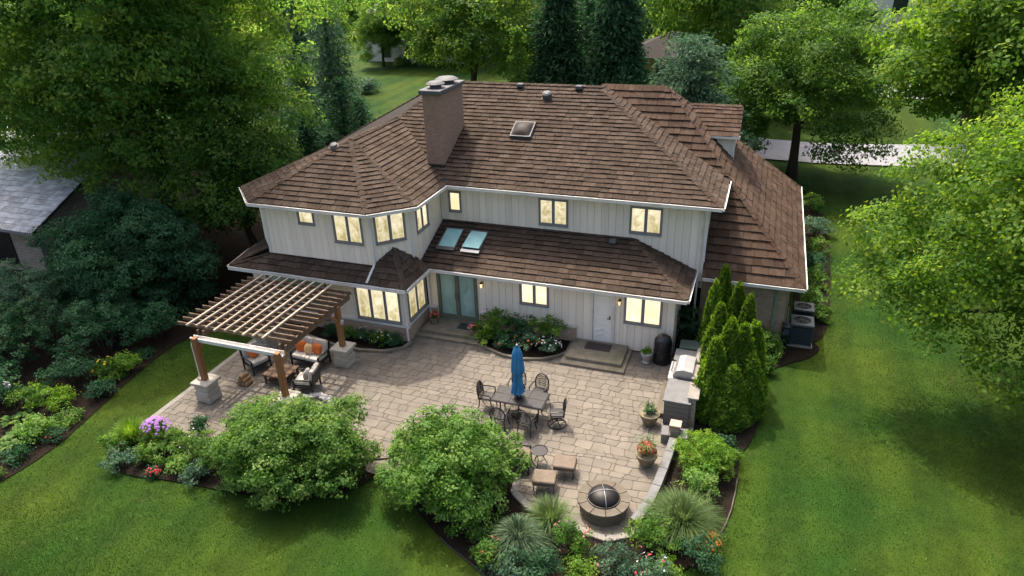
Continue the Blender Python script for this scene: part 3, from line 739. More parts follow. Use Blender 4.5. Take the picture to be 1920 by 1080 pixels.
# lower back wall
w_lo = Wall((-12.4, YL), (-2.2, YL), 0.0, 2.75)
off = 12.4
w_lo.window(-11.93 + off, -10.13 + off, 0.29, 2.42, 2, 'dpane', 'gframe', 0.13, 'sliding_door', 'olive framed sliding glass door', 0.14)
for du in (-.12, .12):
    mb = MB(); c = w_lo.P(-11.03 + off + du * .55, 1.35, .05); mb.tube([c + Z * .14, c + w_lo.N * .05 + Z * .12, c + w_lo.N * .05 - Z * .12, c - Z * .14], .012, 6); mb.build('door_handle', M['brass'], house.children[-1] if False else [o_ for o_ in house.children if o_.name.startswith('sliding_door')][0])
w_lo.window(-8.29 + off, -7.10 + off, 1.42, 2.44, 2, 'pane2'); w_lo.window(-4.10 + off, -2.67 + off, 1.21, 2.42, 2, 'pane2')
w_lo.holes.append((-5.40 + off, -4.45 + off, 0.24, 2.42))
w_lo.boards(0.02)
w_lor = Wall((-2.2, YL), (-2.2, YU), 0.0, 2.75); w_lor.boards(0.02)
# back door: casing, leaf with raised panels, handle
mb = MB()
w_lo.obox(mb, -5.40 + off, -5.30 + off, .24, 2.42, -.02, .065); w_lo.obox(mb, -4.55 + off, -4.45 + off, .24, 2.42, -.02, .065); w_lo.obox(mb, -5.30 + off, -4.55 + off, 2.32, 2.42, -.02, .063)
door = mb.build('door', M['trim'], house, label='white panelled back door with a brass handle')
mb = MB(); w_lo.obox(mb, -5.285 + off, -4.565 + off, .25, 2.305, -.019, .008); mb.build('door_leaf', M['doorwhite'], door)
for (a, b, c, d) in ((-5.2, -4.65, 1.38, 2.22), (-5.2, -4.65, .95, 1.28)):
    mb = MB()
    for (e, f_, g, h) in ((a, b, d - .04, d), (a, b, c, c + .04), (a, a + .04, c + .04, d - .04), (b - .04, b, c + .04, d - .04)): w_lo.obox(mb, e + off, f_ + off, g, h, .012, .024)
    mb.build('door_panel', M['doorwhite'], door)
mb = MB()
for k in (0, 1):
    for sgn in (-1, 1):
        a = w_lo.P(-4.925 + off + sgn * .27, .42 + k * .22, .018); b = w_lo.P(-4.925 + off, .60 + k * .22, .018)
        mb.tube([a, b], .018, 4)
mb.build('door_panel', M['doorwhite'], door)
mb = MB(); mb.tube([w_lo.P(-4.64 + off, 1.28, .012), w_lo.P(-4.64 + off, 1.28, .06), w_lo.P(-4.74 + off, 1.28, .07)], .017, 8); w_lo.obox(mb, -4.67 + off, -4.61 + off, 1.22, 1.40, .012, .02); mb.build('door_handle', M['brass'], door)
# brick plinth with a white ledge beside the sliding door
for (a, b) in ((-10.05, -5.95), (-12.38, -12.02)):
    mb = MB(); w_lo.obox(mb, a + off, b + off, 0.0, .70, .004, .09); pl = mb.build('brick_plinth', M['brick'], house)
    mb = MB(); w_lo.obox(mb, a + off - .02, b + off + .02, .70, .78, .004, .13); mb.build('ledge', M['trim'], pl)
# wall lanterns
for u, z in ((-9.9, 2.05), (-4.27, 2.08)):
    mb = MB(); c = w_lo.P(u + off, z, 0)
    mb.cbox(c + Vector((0, -.03, 0)), (.10, .03, .22), 0, .01, 1); mb.tube([c + Vector((0, -.03, .06)), c + Vector((0, -.11, .15)), c + Vector((0, -.14, .13))], .012, 6); mb.lathe(c + Vector((0, -.14, .08)), [(.075, 0), (.05, .04), (.015, .07)], 10)
    la = mb.build('wall_lantern', M['brass'], house)
    mb = MB(); mb.lathe(c + Vector((0, -.14, -.10)), [(.035, 0), (.06, .17)], 10); mb.build('lantern_glass', M['lamp'], la)
# wing, upper floor: front, cut corner and right side; left cut corner
w_wf = Wall((-18.5, YW), (-13.62, YW), 3.0, 5.46); w_wf.window(1.63, 2.38, 4.66, 5.24, 1); w_wf.window(3.22, 4.5, 4.05, 5.26); w_wf.boards()
w_wc = Wall((-13.62, YW), (-12.5, YW + 1.12), 3.0, 5.46); w_wc.window(0.13, 1.36, 4.08, 5.27, 2); w_wc.boards()
w_wr = Wall((-12.5, YW + 1.12), (-12.5, YU), 2.75, 5.46); w_wr.window(.45, 1.5, 4.08, 5.14, 2); w_wr.boards()
w_wl = Wall((-19.7, YW + 1.2), (-18.5, YW), 3.0, 5.46); w_wl.boards()
w_wll = Wall((-19.7, 30), (-19.7, YW + 1.2), 2.75, 5.46); w_wll.boards(w=.6)
for x, y in ((-13.62, YW), (-18.5, YW), (-12.5, YW + 1.12)):
    MB().cbox((x, y, 4.33), (.09, .09, 2.2), .4, .0).build('corner_board', M['trim'], house)
MB().cbox((-1.51, YU, 4.3), (.1, .1, 2.3)).build('corner_board', M['trim'], house)
# wing, ground floor
w_lf = Wall((-19.6, YWL), (-12.46, YWL), 0.0, 2.75)
w_lf.window(4.95, 6.95, .82, 2.33, 3, 'pane', name='window'); w_lf.window(0.7, 3.6, .45, 2.4, 3, 'dpane', 'gframe')
w_lf.boards(.78)
w_lr = Wall((-12.46, YWL), (-12.46, YL), 0.0, 2.75); w_lr.window(.28, 1.82, .82, 2.30, 2, 'pane'); w_lr.boards(.78)
for w, a, b in ((w_lf, 0.0, 7.2), (w_lr, .0, 1.93)):
    mb = MB(); w.obox(mb, a, b, 0.0, .68, -.018, .05); pl = mb.build('brick_plinth', M['brick'], house)
    mb = MB(); w.obox(mb, a, b + (.09 if w is w_lf else 0), .68, .775, -.018, .085); mb.build('ledge', M['trim'], pl)
MB().cbox((-12.47, YWL - .0, 1.76), (.13, .13, 1.95)).build('corner_board', M['trim'], house)
# garage walls
w_g = Wall((-1.5, 25.95), (1.75, 25.95), LZ, 2.6, 'brick_wall'); mb = MB(); w_g.obox(mb, 0, w_g.len, LZ, 2.6, -.02, .04); mb.build('brick_facing', M['brick'], w_g.ob)
w_g2 = Wall((1.75, 25.95), (1.75, 37.3), LZ, 2.6, 'brick_wall'); mb = MB(); w_g2.obox(mb, -.04, w_g2.len, LZ, 2.6, -.02, .04); mb.build('brick_facing', M['brick'], w_g2.ob)
Wall((1.75, 37.3), (-19.7, 37.3), 0, 2.6).boards(w=1.2); Wall((-1.5, 36.4), (-19.7, 36.4), 2.6, 5.46).boards(w=1.2)

# ---- roofs
SH = []           # every shingle: corners, normal, thickness, rectangle frame, roof part, slot


def roof_face(roof_mb, pts, a, b, exp, slot, wr=(.22, .62), t=.046, v_off=0.0, n_up=True):
    pts = [Vector(p) for p in pts]; a = Vector(a); b = Vector(b)
    U = (b - a).normalized()
    n = Vector((0, 0, 0))
    for i in range(1, len(pts) - 1): n += (pts[i] - pts[0]).cross(pts[i + 1] - pts[0])
    n.normalize()
    if n.z < 0: n = -n
    V = n.cross(U)
    if V.z < 0: V = -V
    roof_mb.slab([p - n * .02 for p in pts], -n * .10)
    P2 = [((p - a).dot(U), (p - a).dot(V)) for p in pts]
    vmax = max(q[1] for q in P2); vmin = min(q[1] for q in P2)
    def ext(v):
        v = min(max(v, vmin + 1e-4), vmax - 1e-4); us = []
        for i in range(len(P2)):
            (u0, v0), (u1, v1) = P2[i], P2[(i + 1) % len(P2)]
            if (v0 - v) * (v1 - v) <= 0 and abs(v1 - v0) > 1e-9: us.append(u0 + (u1 - u0) * (v - v0) / (v1 - v0))
        return (min(us), max(us)) if us else (0, 0)
    i = int(max(0, math.floor((vmin + 1e-3) / exp)))
    while i * exp < vmax - .03:
        v0 = max(i * exp, vmin) - (.05 if i == 0 else 0); v1 = min((i + 1) * exp, vmax)
        l0, r0 = ext(v0); l1, r1 = ext(v1)
        u = min(l0, l1) - rng.uniform(0, .3)
        while u < max(r0, r1):
            e = u + rng.uniform(*wr)
            a0, b0, a1, b1 = max(u, l0), min(e, r0), max(u, l1), min(e, r1)
            if b0 - a0 > .02 or b1 - a1 > .02:
                if b0 < a0: a0 = b0 = (l0 if abs(l0 - u) < abs(r0 - u) else r0)
                if b1 < a1: a1 = b1 = (l1 if abs(l1 - u) < abs(r1 - u) else r1)
                g = .007; j = rng.uniform(-.012, .012); tt = t * rng.uniform(.8, 1.3)
                rect = abs(a0 - a1) < 1e-6 and abs(b0 - b1) < 1e-6
                SH.append(dict(o=a, U=U, V=V, n=n, q=(a0 + g, b0 - g, a1 + g, b1 - g, v0 + j, v1 + .035), t=tt, rect=rect and b0 - a0 > .16, slot=slot, roof=None))
            u = e
        i += 1
    return len(SH)


def roof_part(name, faces, slot, exp, label=None, **kw):
    mb = MB(); n0 = len(SH)
    for f in faces: roof_face(mb, f[0], f[1], f[2], exp, slot, **kw)
    ob = mb.build(name, M['roofbase'], house, label=label)
    for s in SH[n0:]: s['roof'] = ob
    return ob


RL, RR, J = (-14.5, 31.0, 8.6), (-6.95, 31.0, 8.6), (-15.76, 28.55, 7.34)
IN, EC = (-12.03, 25.1, ZE), (-1.03, 25.1, ZE)
VT = (-1.03, 28.6, ZE)
GA, GB, GC = (2.2, 25.42, 2.6), (2.2, 37.8, 2.6), (-4.1, 31.6, 8.56)
GR = (-6.95, 31.55, 8.56)
main_roof = roof_part('roof', [
    ([IN, EC, RR, RL, J], IN, EC),
    ([EC, VT, GR, RR], EC, VT),
    ([(-1.03, 36.9, ZE), (-20.0, 36.9, ZE), (-14.5, 31.0, 8.6), RR], (-1.03, 36.9, ZE), (-20.0, 36.9, ZE)),
    ([(-20.2, 36.9, ZE), (-20.2, 28.6, ZE), RL], (-20.2, 36.9, ZE), (-20.2, 28.6, ZE)),
    ([(-20.2, 28.6, ZE), J, RL], (-20.2, 36.9, ZE), (-20.2, 28.6, ZE)),
], 0, .25, 'high brown shingle roof over the main block')
NL, C1, C2, FLc, AP = (-18.67, 21.1, ZE), (-13.42, 21.1, ZE), (-12.04, 22.35, ZE), (-20.2, 22.63, ZE), (-15.76, 24.35, 7.40)
wing_roof = roof_part('roof', [
    ([NL, C1, AP], NL, C1), ([C1, C2, AP], C1, C2), ([C2, IN, J, AP], C2, IN), ([FLc, NL, AP], FLc, NL), ([(-20.2, 28.6, ZE), FLc, AP, J], (-20.2, 28.6, ZE), FLc),
], 0, .25, 'hipped shingle roof over the left wing')
gx = -1.5
gz = lambda y_: 2.6 + .95 * (y_ - 25.42)
garage_roof = roof_part('roof', [
    ([(gx, 25.42, 2.6), GA, (-1.03, 28.62, 5.64), (gx, 28.62, 5.64)], (gx, 25.42, 2.6), GA),
    ([(gx, 28.62, 5.64), (-1.03, 28.62, 5.64), GC, (-7.0, 31.6, 8.56)], (gx, 25.42, 2.6), GA),
    ([GA, GB, GC], GA, GB),
    ([GB, (-7, 37.8, 2.6), (-7, 31.6, 8.56), GC], GB, (-7, 37.8, 2.6)),
], 1, .345, 'steep reddish brown shingle roof over the garage', wr=(.25, .7), t=.06)
LA, LB, LT, LT0 = (-12.46, 22.95, ZL), (-1.8, 22.95, ZL), (-4.25, YU, 3.82), (-12.46, YU, 3.82)
low_roof = roof_part('roof', [([LA, LB, LT, LT0], LA, LB), ([LB, (-1.8, YU, ZL), LT], LB, (-1.8, YU, ZL))], 0, .27, 'low lean-to shingle roof with two skylights', wr=(.3, .75), t=.05)
PA, PB, PAP = (-20.1, 20.9, ZL), (-12.03, 20.9, ZL), (-13.06, 22.14, 3.85)
pent_roof = roof_part('roof', [
    ([PA, (-13.9, 20.9, ZL), (-13.62, YW, 3.2), (-18.5, YW, 3.2)], PA, PB),
    ([(-14.1, 20.9, ZL), PB, PAP, (-13.62, YW, 3.22)], PA, PB),
    ([PB, (-12.03, 22.95, ZL), (-12.5, 22.85, 3.2), PAP], PB, (-12.03, 22.95, ZL)),
    ([(-20.5, 23.2, ZL), PA, (-18.5, YW, 3.2), (-19.7, YW + 1.2, 3.3)], (-20.5, 23.2, ZL), PA),
], 0, .26, 'narrow shingle skirt roof with a small peak above the corner windows', wr=(.25, .6))
# dormer on the garage roof
mb = MB(); n0 = len(SH)
roof_face(mb, [(-2.6, 31.02, 6.72), (-.85, 31.02, 6.72), (-.85, 32.5, 7.70), (-3.4, 32.5, 7.70)], (-2.6, 31.02, 6.72), (-.85, 31.02, 6.72), .25, 1, wr=(.2, .5), t=.04)
roof_face(mb, [(-.85, 33.98, 6.72), (-2.6, 33.98, 6.72), (-3.4, 32.5, 7.70), (-.85, 32.5, 7.70)], (-.85, 33.98, 6.72), (-2.6, 33.98, 6.72), .3, 1)
dorm_roof = mb.build('dormer_roof', M['roofbase'], house)
for s in SH[n0:]: s['roof'] = dorm_roof
mb = MB(); mb.prism([(-3.3, 31.27), (-1.05, 31.27), (-1.05, 33.73), (-3.3, 33.73)], 5.4, 6.75)
mb.add([(-1.05, 31.27, 6.75), (-1.05, 33.73, 6.75), (-1.05, 32.5, 7.56)], [(0, 1, 2)])
dw = mb.build('dormer', M['siding'], house)
MB().box((-2.75, 30.96, 6.60), (-.82, 31.06, 6.72)).build('gutter', M['trim'], dw)
MB().box((-1.12, 31.2, 5.45), (-1.0, 31.3, 6.62)).build('corner_board', M['trim'], dw)

# shingles: the 300 that show largest singly, the others joined
def score(s):
    a0, b0, a1, b1, v0, v1 = s['q']; c = s['o'] + s['U'] * ((a0 + b0) / 2) + s['V'] * ((v0 + v1) / 2); d = c - CAMP
    k = m.inverted() @ c
    px = k.x / -k.z * 1308.28; py = k.y / -k.z * 1308.28
    if k.z > 0 or abs(px) > 950 or abs(py) > 530 or not s['rect']: return 0
    return max(0, -(d.normalized().dot(s['n']))) * (b0 - a0) * (v1 - v0) / d.length_squared
SH.sort(key=lambda s: -score(s))
stuff = MB(); mats_i = []; lvs = []
for i, s in enumerate(SH):
    a0, b0, a1, b1, v0, v1 = s['q']; o, U, V, n, t = s['o'], s['U'], s['V'], s['n'], s['t']
    if i < 300:
        me = unit_mesh('shingle%d' % s['slot'], M['shingle'] if s['slot'] == 0 else M['shingle2'])
        inst('shingle', me, s['roof'], fr(o + U * a0 + V * v0, U * (b0 - a0), V * (v1 - v0), n * t))
        continue
    P = lambda u, v, h: o + U * u + V * v + n * h
    vv = [P(a0, v0, -.01), P(b0, v0, -.01), P(b1, v1, -.03), P(a1, v1, -.03), P(a0, v0, t), P(b0, v0, t), P(b1, v1, .004), P(a1, v1, .004)]
    stuff.add(vv, [(4, 5, 6, 7), (0, 1, 5, 4), (1, 2, 6, 5), (3, 0, 4, 7)])
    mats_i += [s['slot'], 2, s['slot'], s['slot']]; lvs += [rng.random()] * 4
ob = stuff.build('shingles', M['shingle'], house, kind='stuff', attr=lvs)
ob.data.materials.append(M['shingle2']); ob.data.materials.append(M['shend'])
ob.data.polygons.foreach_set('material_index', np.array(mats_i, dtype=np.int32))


def caps(line, n_up, slot, step=.33, w=.115, name='ridge_caps', parent=None):
    """overlapping cap shingles folded over a hip or ridge"""
    a, b = Vector(line[0]), Vector(line[1]); d = (b - a); l = d.length; d.normalize()
    side = d.cross(Z).normalized(); up_ = side.cross(d).normalized()
    mb = MB(); av = []
    k = int(l / step)
    for i in range(k):
        p0 = a + d * (i * step - .03); p1 = a + d * ((i + 1) * step + .05); r_ = rng.uniform(.85, 1.15)
        h0, h1 = .058 + rng.uniform(-.005, .006), .042
        q = [p0 + side * w * r_ + up_ * (h0 - w * n_up), p0 + up_ * h0, p0 - side * w * r_ + up_ * (h0 - w * n_up), p1 + side * w * r_ + up_ * (h1 - w * n_up), p1 + up_ * h1, p1 - side * w * r_ + up_ * (h1 - w * n_up)]
        q += [v - up_ * .035 for v in q[:3]]
        mb.add(q, [(0, 1, 4, 3), (1, 2, 5, 4), (6, 7, 1, 0), (7, 8, 2, 1)]); av += [rng.random()] * 4
    o = mb.build(name, M['shingle'] if slot == 0 else M['shingle2'], parent, attr=av)
    return o


for ln, k, sl, par in (((EC, RR), .36, 0, main_roof), ((RR, RL), .5, 0, main_roof), ((J, RL), .4, 0, main_roof), ((GA, GC), .62, 1, garage_roof), ((GB, GC), .62, 1, garage_roof), (((-7, 31.6, 8.56), GC), .9, 1, garage_roof),
                      ((NL, AP), .36, 0, wing_roof), ((C1, AP), .3, 0, wing_roof), ((C2, AP), .3, 0, wing_roof), ((AP, J), .5, 0, wing_roof), ((FLc, AP), .3, 0, wing_roof),
                      ((LB, LT), .28, 0, low_roof), ((PB, PAP), .5, 0, pent_roof), ((PA, (-18.5, YW, 3.2)), .3, 0, pent_roof), (((-3.3, 32.5, 7.7), (-.85, 32.5, 7.7)), .6, 1, dorm_roof)):
    caps(ln, k, sl, parent=par)
# valley flashing, apron flashing
def flash(a, b, w, parent, mat='roofbase', h=.05):
    a, b = Vector(a), Vector(b); d = (b - a).normalized(); s_ = d.cross(Z).normalized() * w
    MB().slab([a - s_ + Z * h, b - s_ + Z * h, b + s_ + Z * h, a + s_ + Z * h], (0, 0, .012)).build('flashing', M[mat], parent)
flash(IN, J, .07, wing_roof, h=.03); flash(VT, GR, .06, main_roof, h=.03)

# ---- soffits, gutters, downspouts
MB().prism([(-1.1, 25.2), (-12.1, 25.2), (-12.1, 22.4), (-13.45, 21.18), (-18.64, 21.18), (-20.1, 22.66), (-20.1, 36.8), (-1.1, 36.8)][::-1], 5.44, 5.50).build('soffit', M['trim'], house)
MB().prism([(-12.4, 23.0), (-1.88, 23.0), (-1.88, 25.6), (-12.4, 25.6)], 2.62, 2.68).build('soffit', M['trim'], house)
MB().prism([(-20.0, 20.98), (-12.12, 20.98), (-12.12, 22.96), (-12.5, 22.96), (-12.5, 25), (-20, 25)], 2.61, 2.67).build('soffit', M['trim'], house)
MB().prism([(-1.5, 25.5), (2.1, 25.5), (2.1, 37.7), (-1.5, 37.7)], 2.44, 2.50).build('soffit', M['trim'], house)


def gutter(pts, z, h=.13, w=.12):
    """open trough along an eave: outer lip, floor and back"""
    mb = MB()
    for a, b in zip(pts[:-1], pts[1:]):
        d = Vector((b[0] - a[0], b[1] - a[1], 0)); l = d.length; d.normalize(); n = d.cross(Z)
        an = math.atan2(d.y, d.x); mid = Vector(((a[0] + b[0]) / 2, (a[1] + b[1]) / 2, 0))
        mb.cbox(mid + n * w + Z * (z - h / 2), (l + .10, .018, h), an); mb.cbox(mid + n * (w + .012) + Z * (z - .012), (l + .12, .03, .026), an)
        mb.cbox(mid + n * w * .5 + Z * (z - h + .008), (l + .04, w - .018, .014), an); mb.cbox(mid - n * .012 + Z * (z - h * .65), (l, .02, h * 1.25), an)
    return mb.build('gutter', M['trim'], house)


gutter([FLc[:2], NL[:2], C1[:2], C2[:2], IN[:2], EC[:2], VT[:2]], ZE - .015)
gutter([(-12.03, 22.95), LB[:2], (-1.8, YU)], ZL - .015)
gutter([(-20.4, 22.6), PA[:2], PB[:2], (-12.03, 22.9)], ZL - .015, .15)
gutter([(-1.4, 25.42), GA[:2], GB[:2]], 2.585)
def downspout(pts, mat='trim', r=.045):
    mb = MB(); mb.tube(pts, r, 6); return mb.build('downspout', M[mat], house)
downspout([(-1.72, 25.0, 5.45), (-1.68, 25.25, 5.35), (-1.66, 25.52, 5.15), (-1.66, 25.52, 2.4), (-1.66, 25.52, .1)])
downspout([(-12.55, 25.35, 5.45), (-12.43, 25.5, 5.3), (-12.43, 25.5, 3.9)])
downspout([(-13.55, 21.35, 5.40), (-13.60, 21.52, 5.2), (-13.60, 21.52, 3.3), (-13.62, 21.2, 3.06), (-13.64, 20.86, 2.80)], r=.05)
downspout([(-12.0, 20.82, 2.66), (-12.3, 21.3, 2.5), (-12.40, 21.41, 2.4), (-12.40, 21.41, .1)])
downspout([(-12.25, 23.0, 2.66), (-12.3, 23.35, 2.5), (-12.3, 23.38, .2)])
downspout([(-2.05, 22.98, 2.62), (-2.13, 23.3, 2.5), (-2.13, 23.38, .1)], 'wframe', .035)
downspout([(1.4, 25.36, 2.5), (1.35, 25.7, 2.3), (1.33, 25.84, 2.1), (1.33, 25.84, .05)], 'green_pipe', .06)

# ---- chimney
CX0, CX1, CY0, CY1 = -13.18, -12.42, 25.95, 28.3
ch = MB().box((CX0, CY0, 5.6), (CX1, CY1, 9.0)).build('chimney', M['chim'], house)
MB().cbox(((CX0 + CX1) / 2, (CY0 + CY1) / 2, 9.09), (.98, 2.58, .17), 0, .02, 1).build('chimney_cap', M['metal'], ch)
for y_, r_ in ((26.5, .30), (27.6, .38)):
    c = ((CX0 + CX1) / 2, y_, 9.175)
    fl = MB().lathe(c, [(r_ * .8, 0), (r_ * .8, .1), (r_ * .68, .12)], 18).build('flue', M['metal'], ch, smooth=False)
    MB().lathe((c[0], c[1], c[2] + .14), [(r_ * 1.25, 0), (r_ * 1.3, .03), (r_ * .9, .11), (r_ * .2, .15)], 18).build('flue_cap', M['metal'], ch)
MB().box((CX0 - .05, CY0 - .06, 5.75), (CX1 + .06, CY0 - .002, 6.12)).build('flashing', M['roofbase'], ch)

# ---- roof lights and vents
def on_main(x, y, h=0): return Vector((x, y, 5.57 + (y - 25.1) * .5136 + h))
nm = Vector((0, -.5136, 1)).normalized(); vm = Vector((0, 1, .5136)).normalized()
def on_low(x, y, h=0): return Vector((x, y, 2.75 + (y - 22.95) * .404 + h))
nl = Vector((0, -.404, 1)).normalized(); vl = Vector((0, 1, .404)).normalized()
def curb(o, U, V, n, w, l, h, bw, name, mat, parent, label=None):
    mb = MB()
    for (u0, u1, v0, v1) in ((0, w, 0, bw), (0, w, l - bw, l), (0, bw, bw, l - bw), (w - bw, w, bw, l - bw)):
        c = [o + U * u + V * v + n * k for k in (-.05, h) for u, v in ((u0, v0), (u1, v0), (u1, v1), (u0, v1))]
        mb.add(c, [(0, 3, 2, 1), (4, 5, 6, 7), (0, 1, 5, 4), (1, 2, 6, 5), (2, 3, 7, 6), (3, 0, 4, 7)])
    return mb.build(name, M[mat], parent, label=label)
X_ = Vector((1, 0, 0))
o = on_main(-10.08, 27.74)
sk = curb(o, X_, vm, nm, .92, .96, .16, .06, 'skylight', 'metal', house, 'domed smoked skylight on the main roof')
mb = MB(); K = 8
for j in range(K + 1):
    for i in range(K + 1):
        u, v = i / K, j / K; hh = .155 + .13 * (max(0, math.sin(math.pi * u)) * max(0, math.sin(math.pi * v))) ** .5
        mb.v.append(tuple(o + X_ * (.04 + u * .84) + vm * (.04 + v * .88) + nm * hh))
mb.f = [(j * (K + 1) + i, j * (K + 1) + i + 1, (j + 1) * (K + 1) + i + 1, (j + 1) * (K + 1) + i) for j in range(K) for i in range(K)]
mb.build('dome', M['dome'], sk, smooth=True)
for x0, open_ in ((-12.05, 0), (-10.95, .12)):
    o = on_low(x0, 23.98)
    sk = curb(o, X_, vl, nl, .80, 1.16, .12, .05, 'skylight', 'metal', house)
    mb = MB(); c = [o + X_ * u + vl * v + nl * (.10 + open_ * (1 - v)) for u, v in ((.03, .03), (.77, .03), (.77, 1.13), (.03, 1.13))]; mb.slab(c, nl * .015); mb.build('pane', M['sglass'], sk)
    mb = MB(); mb.slab([o + X_ * u + vl * v + nl * .125 for u, v in ((0, -.16), (.8, -.16), (.8, 0), (0, 0))], nl * .02); mb.build('flashing', M['trim'] if open_ else M['metal'], sk)
def vent(o, n, v, r, h, name='roof_vent'):
    mb = MB(); q = Vector((0, 0, 1)).rotation_difference(n).to_matrix().to_4x4()
    mb.lathe((0, 0, 0), [(r * 1.25, 0), (r * 1.25, .02), (r, .03), (r, h * .5), (r * .9, h * .85), (r * .5, h)], 14)
    mb.v = [tuple(o + q @ Vector(p)) for p in mb.v]; return mb.build(name, M['metal'], house)
vent(on_main(-9.15, 30.2), nm, vm, .22, .3)
for x in (-10.6, -7.85):
    MB().cbox(on_main(x, 30.75, .12), (.30, .3, .16), 0, .03, 1).build('roof_vent', M['metal'], house)
MB().cbox(on_low(-4.98, 25.2, .1), (.26, .26, .14), 0, .03, 1, R(20)).build('roof_vent', M['metal'], house)
vent(Vector((-16.3, 23.9, 7.2)), Vector((0, -.4, 1)).normalized(), None, .16, .12)

# ---- steps and landings at the doors
def landing(name, x0, x1, y0, y1, label, step_y):
    t = thing(name, label, 'steps', ((x0 + x1) / 2, (y0 + y1) / 2, 0))
    MB().cbox(((x0 + x1) / 2, (y0 + y1) / 2, .165), (x1 - x0, y1 - y0, .14), 0, .015, 1).build('landing', M['step'], t)
    MB().cbox(((x0 + x1) / 2, (y0 + step_y + y1) / 2, .048), (x1 - x0 + .3, y1 - y0 - step_y, .096), 0, .012, 1).build('step', M['step'], t)
    return t
landing('door_steps', -6.0, -3.85, 21.95, 23.38, 'mossy stone landing with one step below the white back door', -.28)
landing('door_steps', -12.25, -9.8, 22.25, 23.38, 'stone landing and step in front of the sliding glass door', -.25)

# ================================================================== things on the patio
def place(t, x, y, z=0, rz=0):
    t.location = (x, y, z); t.rotation_euler = (0, 0, rz); return t


# ---- pergola
pg = thing('pergola', 'cedar pergola with open slatted top over the seating area', 'pergola', (-16.1, 17.6, 0))
PX0, PX1, PY0, PY1 = -17.55, -14.15, 15.85, 19.3
for x, y, pier in ((PX0, PY0, 1), (PX1, PY0, 1), (PX1 + .1, PY1, 1), (PX0 - .1, PY1, 1)):
    MB().cbox((x, y, 1.65), (.19, .19, 1.75), 0, .012, 1).build('post', M['post'], pg)
    mb = MB()
    hh = 0.0
    for k in range(3):
        s_ = .62 - .03 * k + rng.uniform(-.02, .02); h_ = .235
        mb.cbox((x + rng.uniform(-.015, .015), y + rng.uniform(-.015, .015), hh + h_ / 2), (s_, s_, h_ - .012), rng.uniform(-.03, .03), .03, 2); hh += h_
    pr = mb.build('pier', M['pierstone'], pg)
    MB().cbox((x, y, hh + .055), (.74, .74, .11), 0, .025, 2).build('pier_cap', M['pierstone'], pg)
for x in (PX0, PX1):
    MB().cbox((x - .12, (16.15 + 20.15) / 2, 2.52), (.07, 4.0, .24), 0, .008, 1).build('beam', M['cedar'], pg)
    MB().cbox((x + .12, (16.15 + 20.15) / 2, 2.52), (.07, 4.0, .24), 0, .008, 1).build('beam', M['cedar'], pg)
for i in range(13):
    y_ = 16.3 + i * .315
    MB().cbox((-16.25 + rng.uniform(-.05, .05), y_, 2.715), (4.75, .045, .13), rng.uniform(-.006, .006), .006, 1).build('rafter', M['cedar'], pg)
for i in range(9):
    x_ = -18.0 + i * .395
    MB().cbox((x_, 18.2 + rng.uniform(-.06, .06), 2.825), (.075, 4.25, .07), rng.uniform(-.012, .012), .005, 1).build('slat', M['slat'], pg)
for x, y, dx, dy in ((PX1, PY0, 0, 1), (PX1 + .1, PY1, 0, -1), (PX0, PY0, 0, 1)):
    MB().tube([(x, y, 1.85), (x + dx * .5, y + dy * .55, 2.4)], .05, 4).build('knee_brace', M['post'], pg)
mb = MB(); mb.cbox(((PX0 + PX1) / 2 - .05, 15.98, 2.34), (3.75, .16, .05), 0, .01, 1); mb.cbox(((PX0 + PX1) / 2 - .05, 15.9, 2.42), (3.75, .02, .14)); mb.cbox(((PX0 + PX1) / 2 - .05, 16.06, 2.42), (3.75, .02, .14))
mb.cbox(((PX0 + PX1) / 2 - .05, 15.885, 2.455), (3.78, .03, .035))
mb.build('gutter', M['trim'], pg)
MB().tube([(PX0 - .2, 15.9, 2.34), (PX0 - .2, 15.86, 2.2), (PX0 - .14, 15.8, 1.0), (PX0 - .22, 15.75, .85)], .03, 6).build('downspout', M['trim'], pg)
MB().lathe((PX1 + .22, PY1, 1.75), [(.03, 0), (.08, .04), (.08, .18), (.04, .22)], 10).build('lantern', M['steel'], pg)

# ---- seating under the pergola
def cushioned(name, label, w, x, y, rz, cmat, group=None, cat='armchair'):
    t = thing(name, label, cat, (0, 0, 0), group)
    mb = MB()
    for sx in (-1, 1):
        for sy in (-1, 1): mb.cbox((sx * (w / 2 - .03), sy * .34, .15), (.05, .05, .30))
    mb.cbox((0, 0, .30), (w, .74, .06)); mb.build('frame', M['iron'], t)
    for sx in (-1, 1):
        mb = MB(); mb.cbox((sx * (w / 2 - .03), 0, .56), (.06, .70, .05), 0, .012, 1); mb.cbox((sx * (w / 2 - .03), -.32, .44), (.05, .05, .24)); mb.cbox((sx * (w / 2 - .03), .32, .44), (.05, .05, .24)); mb.build('arm', M['iron'], t)
    n = max(1, round(w / .75))
    cw = (w - .12) / n
    for i in range(n):
        cx0 = -w / 2 + .06 + cw * (i + .5)
        MB().cbox((cx0, -.02, .41), (cw - .02, .66, .16), 0, .045, 3).build('seat_cushion', M[cmat], t)
        MB().cbox((cx0, .33, .70), (cw - .02, .16, .50), 0, .05, 3, R(-12)).build('back_cushion', M[cmat], t)
    MB().cbox((0, .42, .60), (w - .04, .04, .56), 0, .01, 1, R(-12)).build('back_frame', M['iron'], t)
    return place(t, x, y, 0, rz)
cushioned('loveseat', 'beige loveseat at the back of the pergola with orange pillows', 1.35, -15.35, 18.95, R(-4), 'beige', cat='loveseat')
cushioned('armchair', 'taupe armchair on the lawn side of the pergola holding one orange pillow', .8, -17.15, 18.05, R(68), 'taupe')
cushioned('armchair', 'armchair with striped cushions near the wooden post, seen from behind', .8, -14.5, 17.45, R(-78), 'beige')
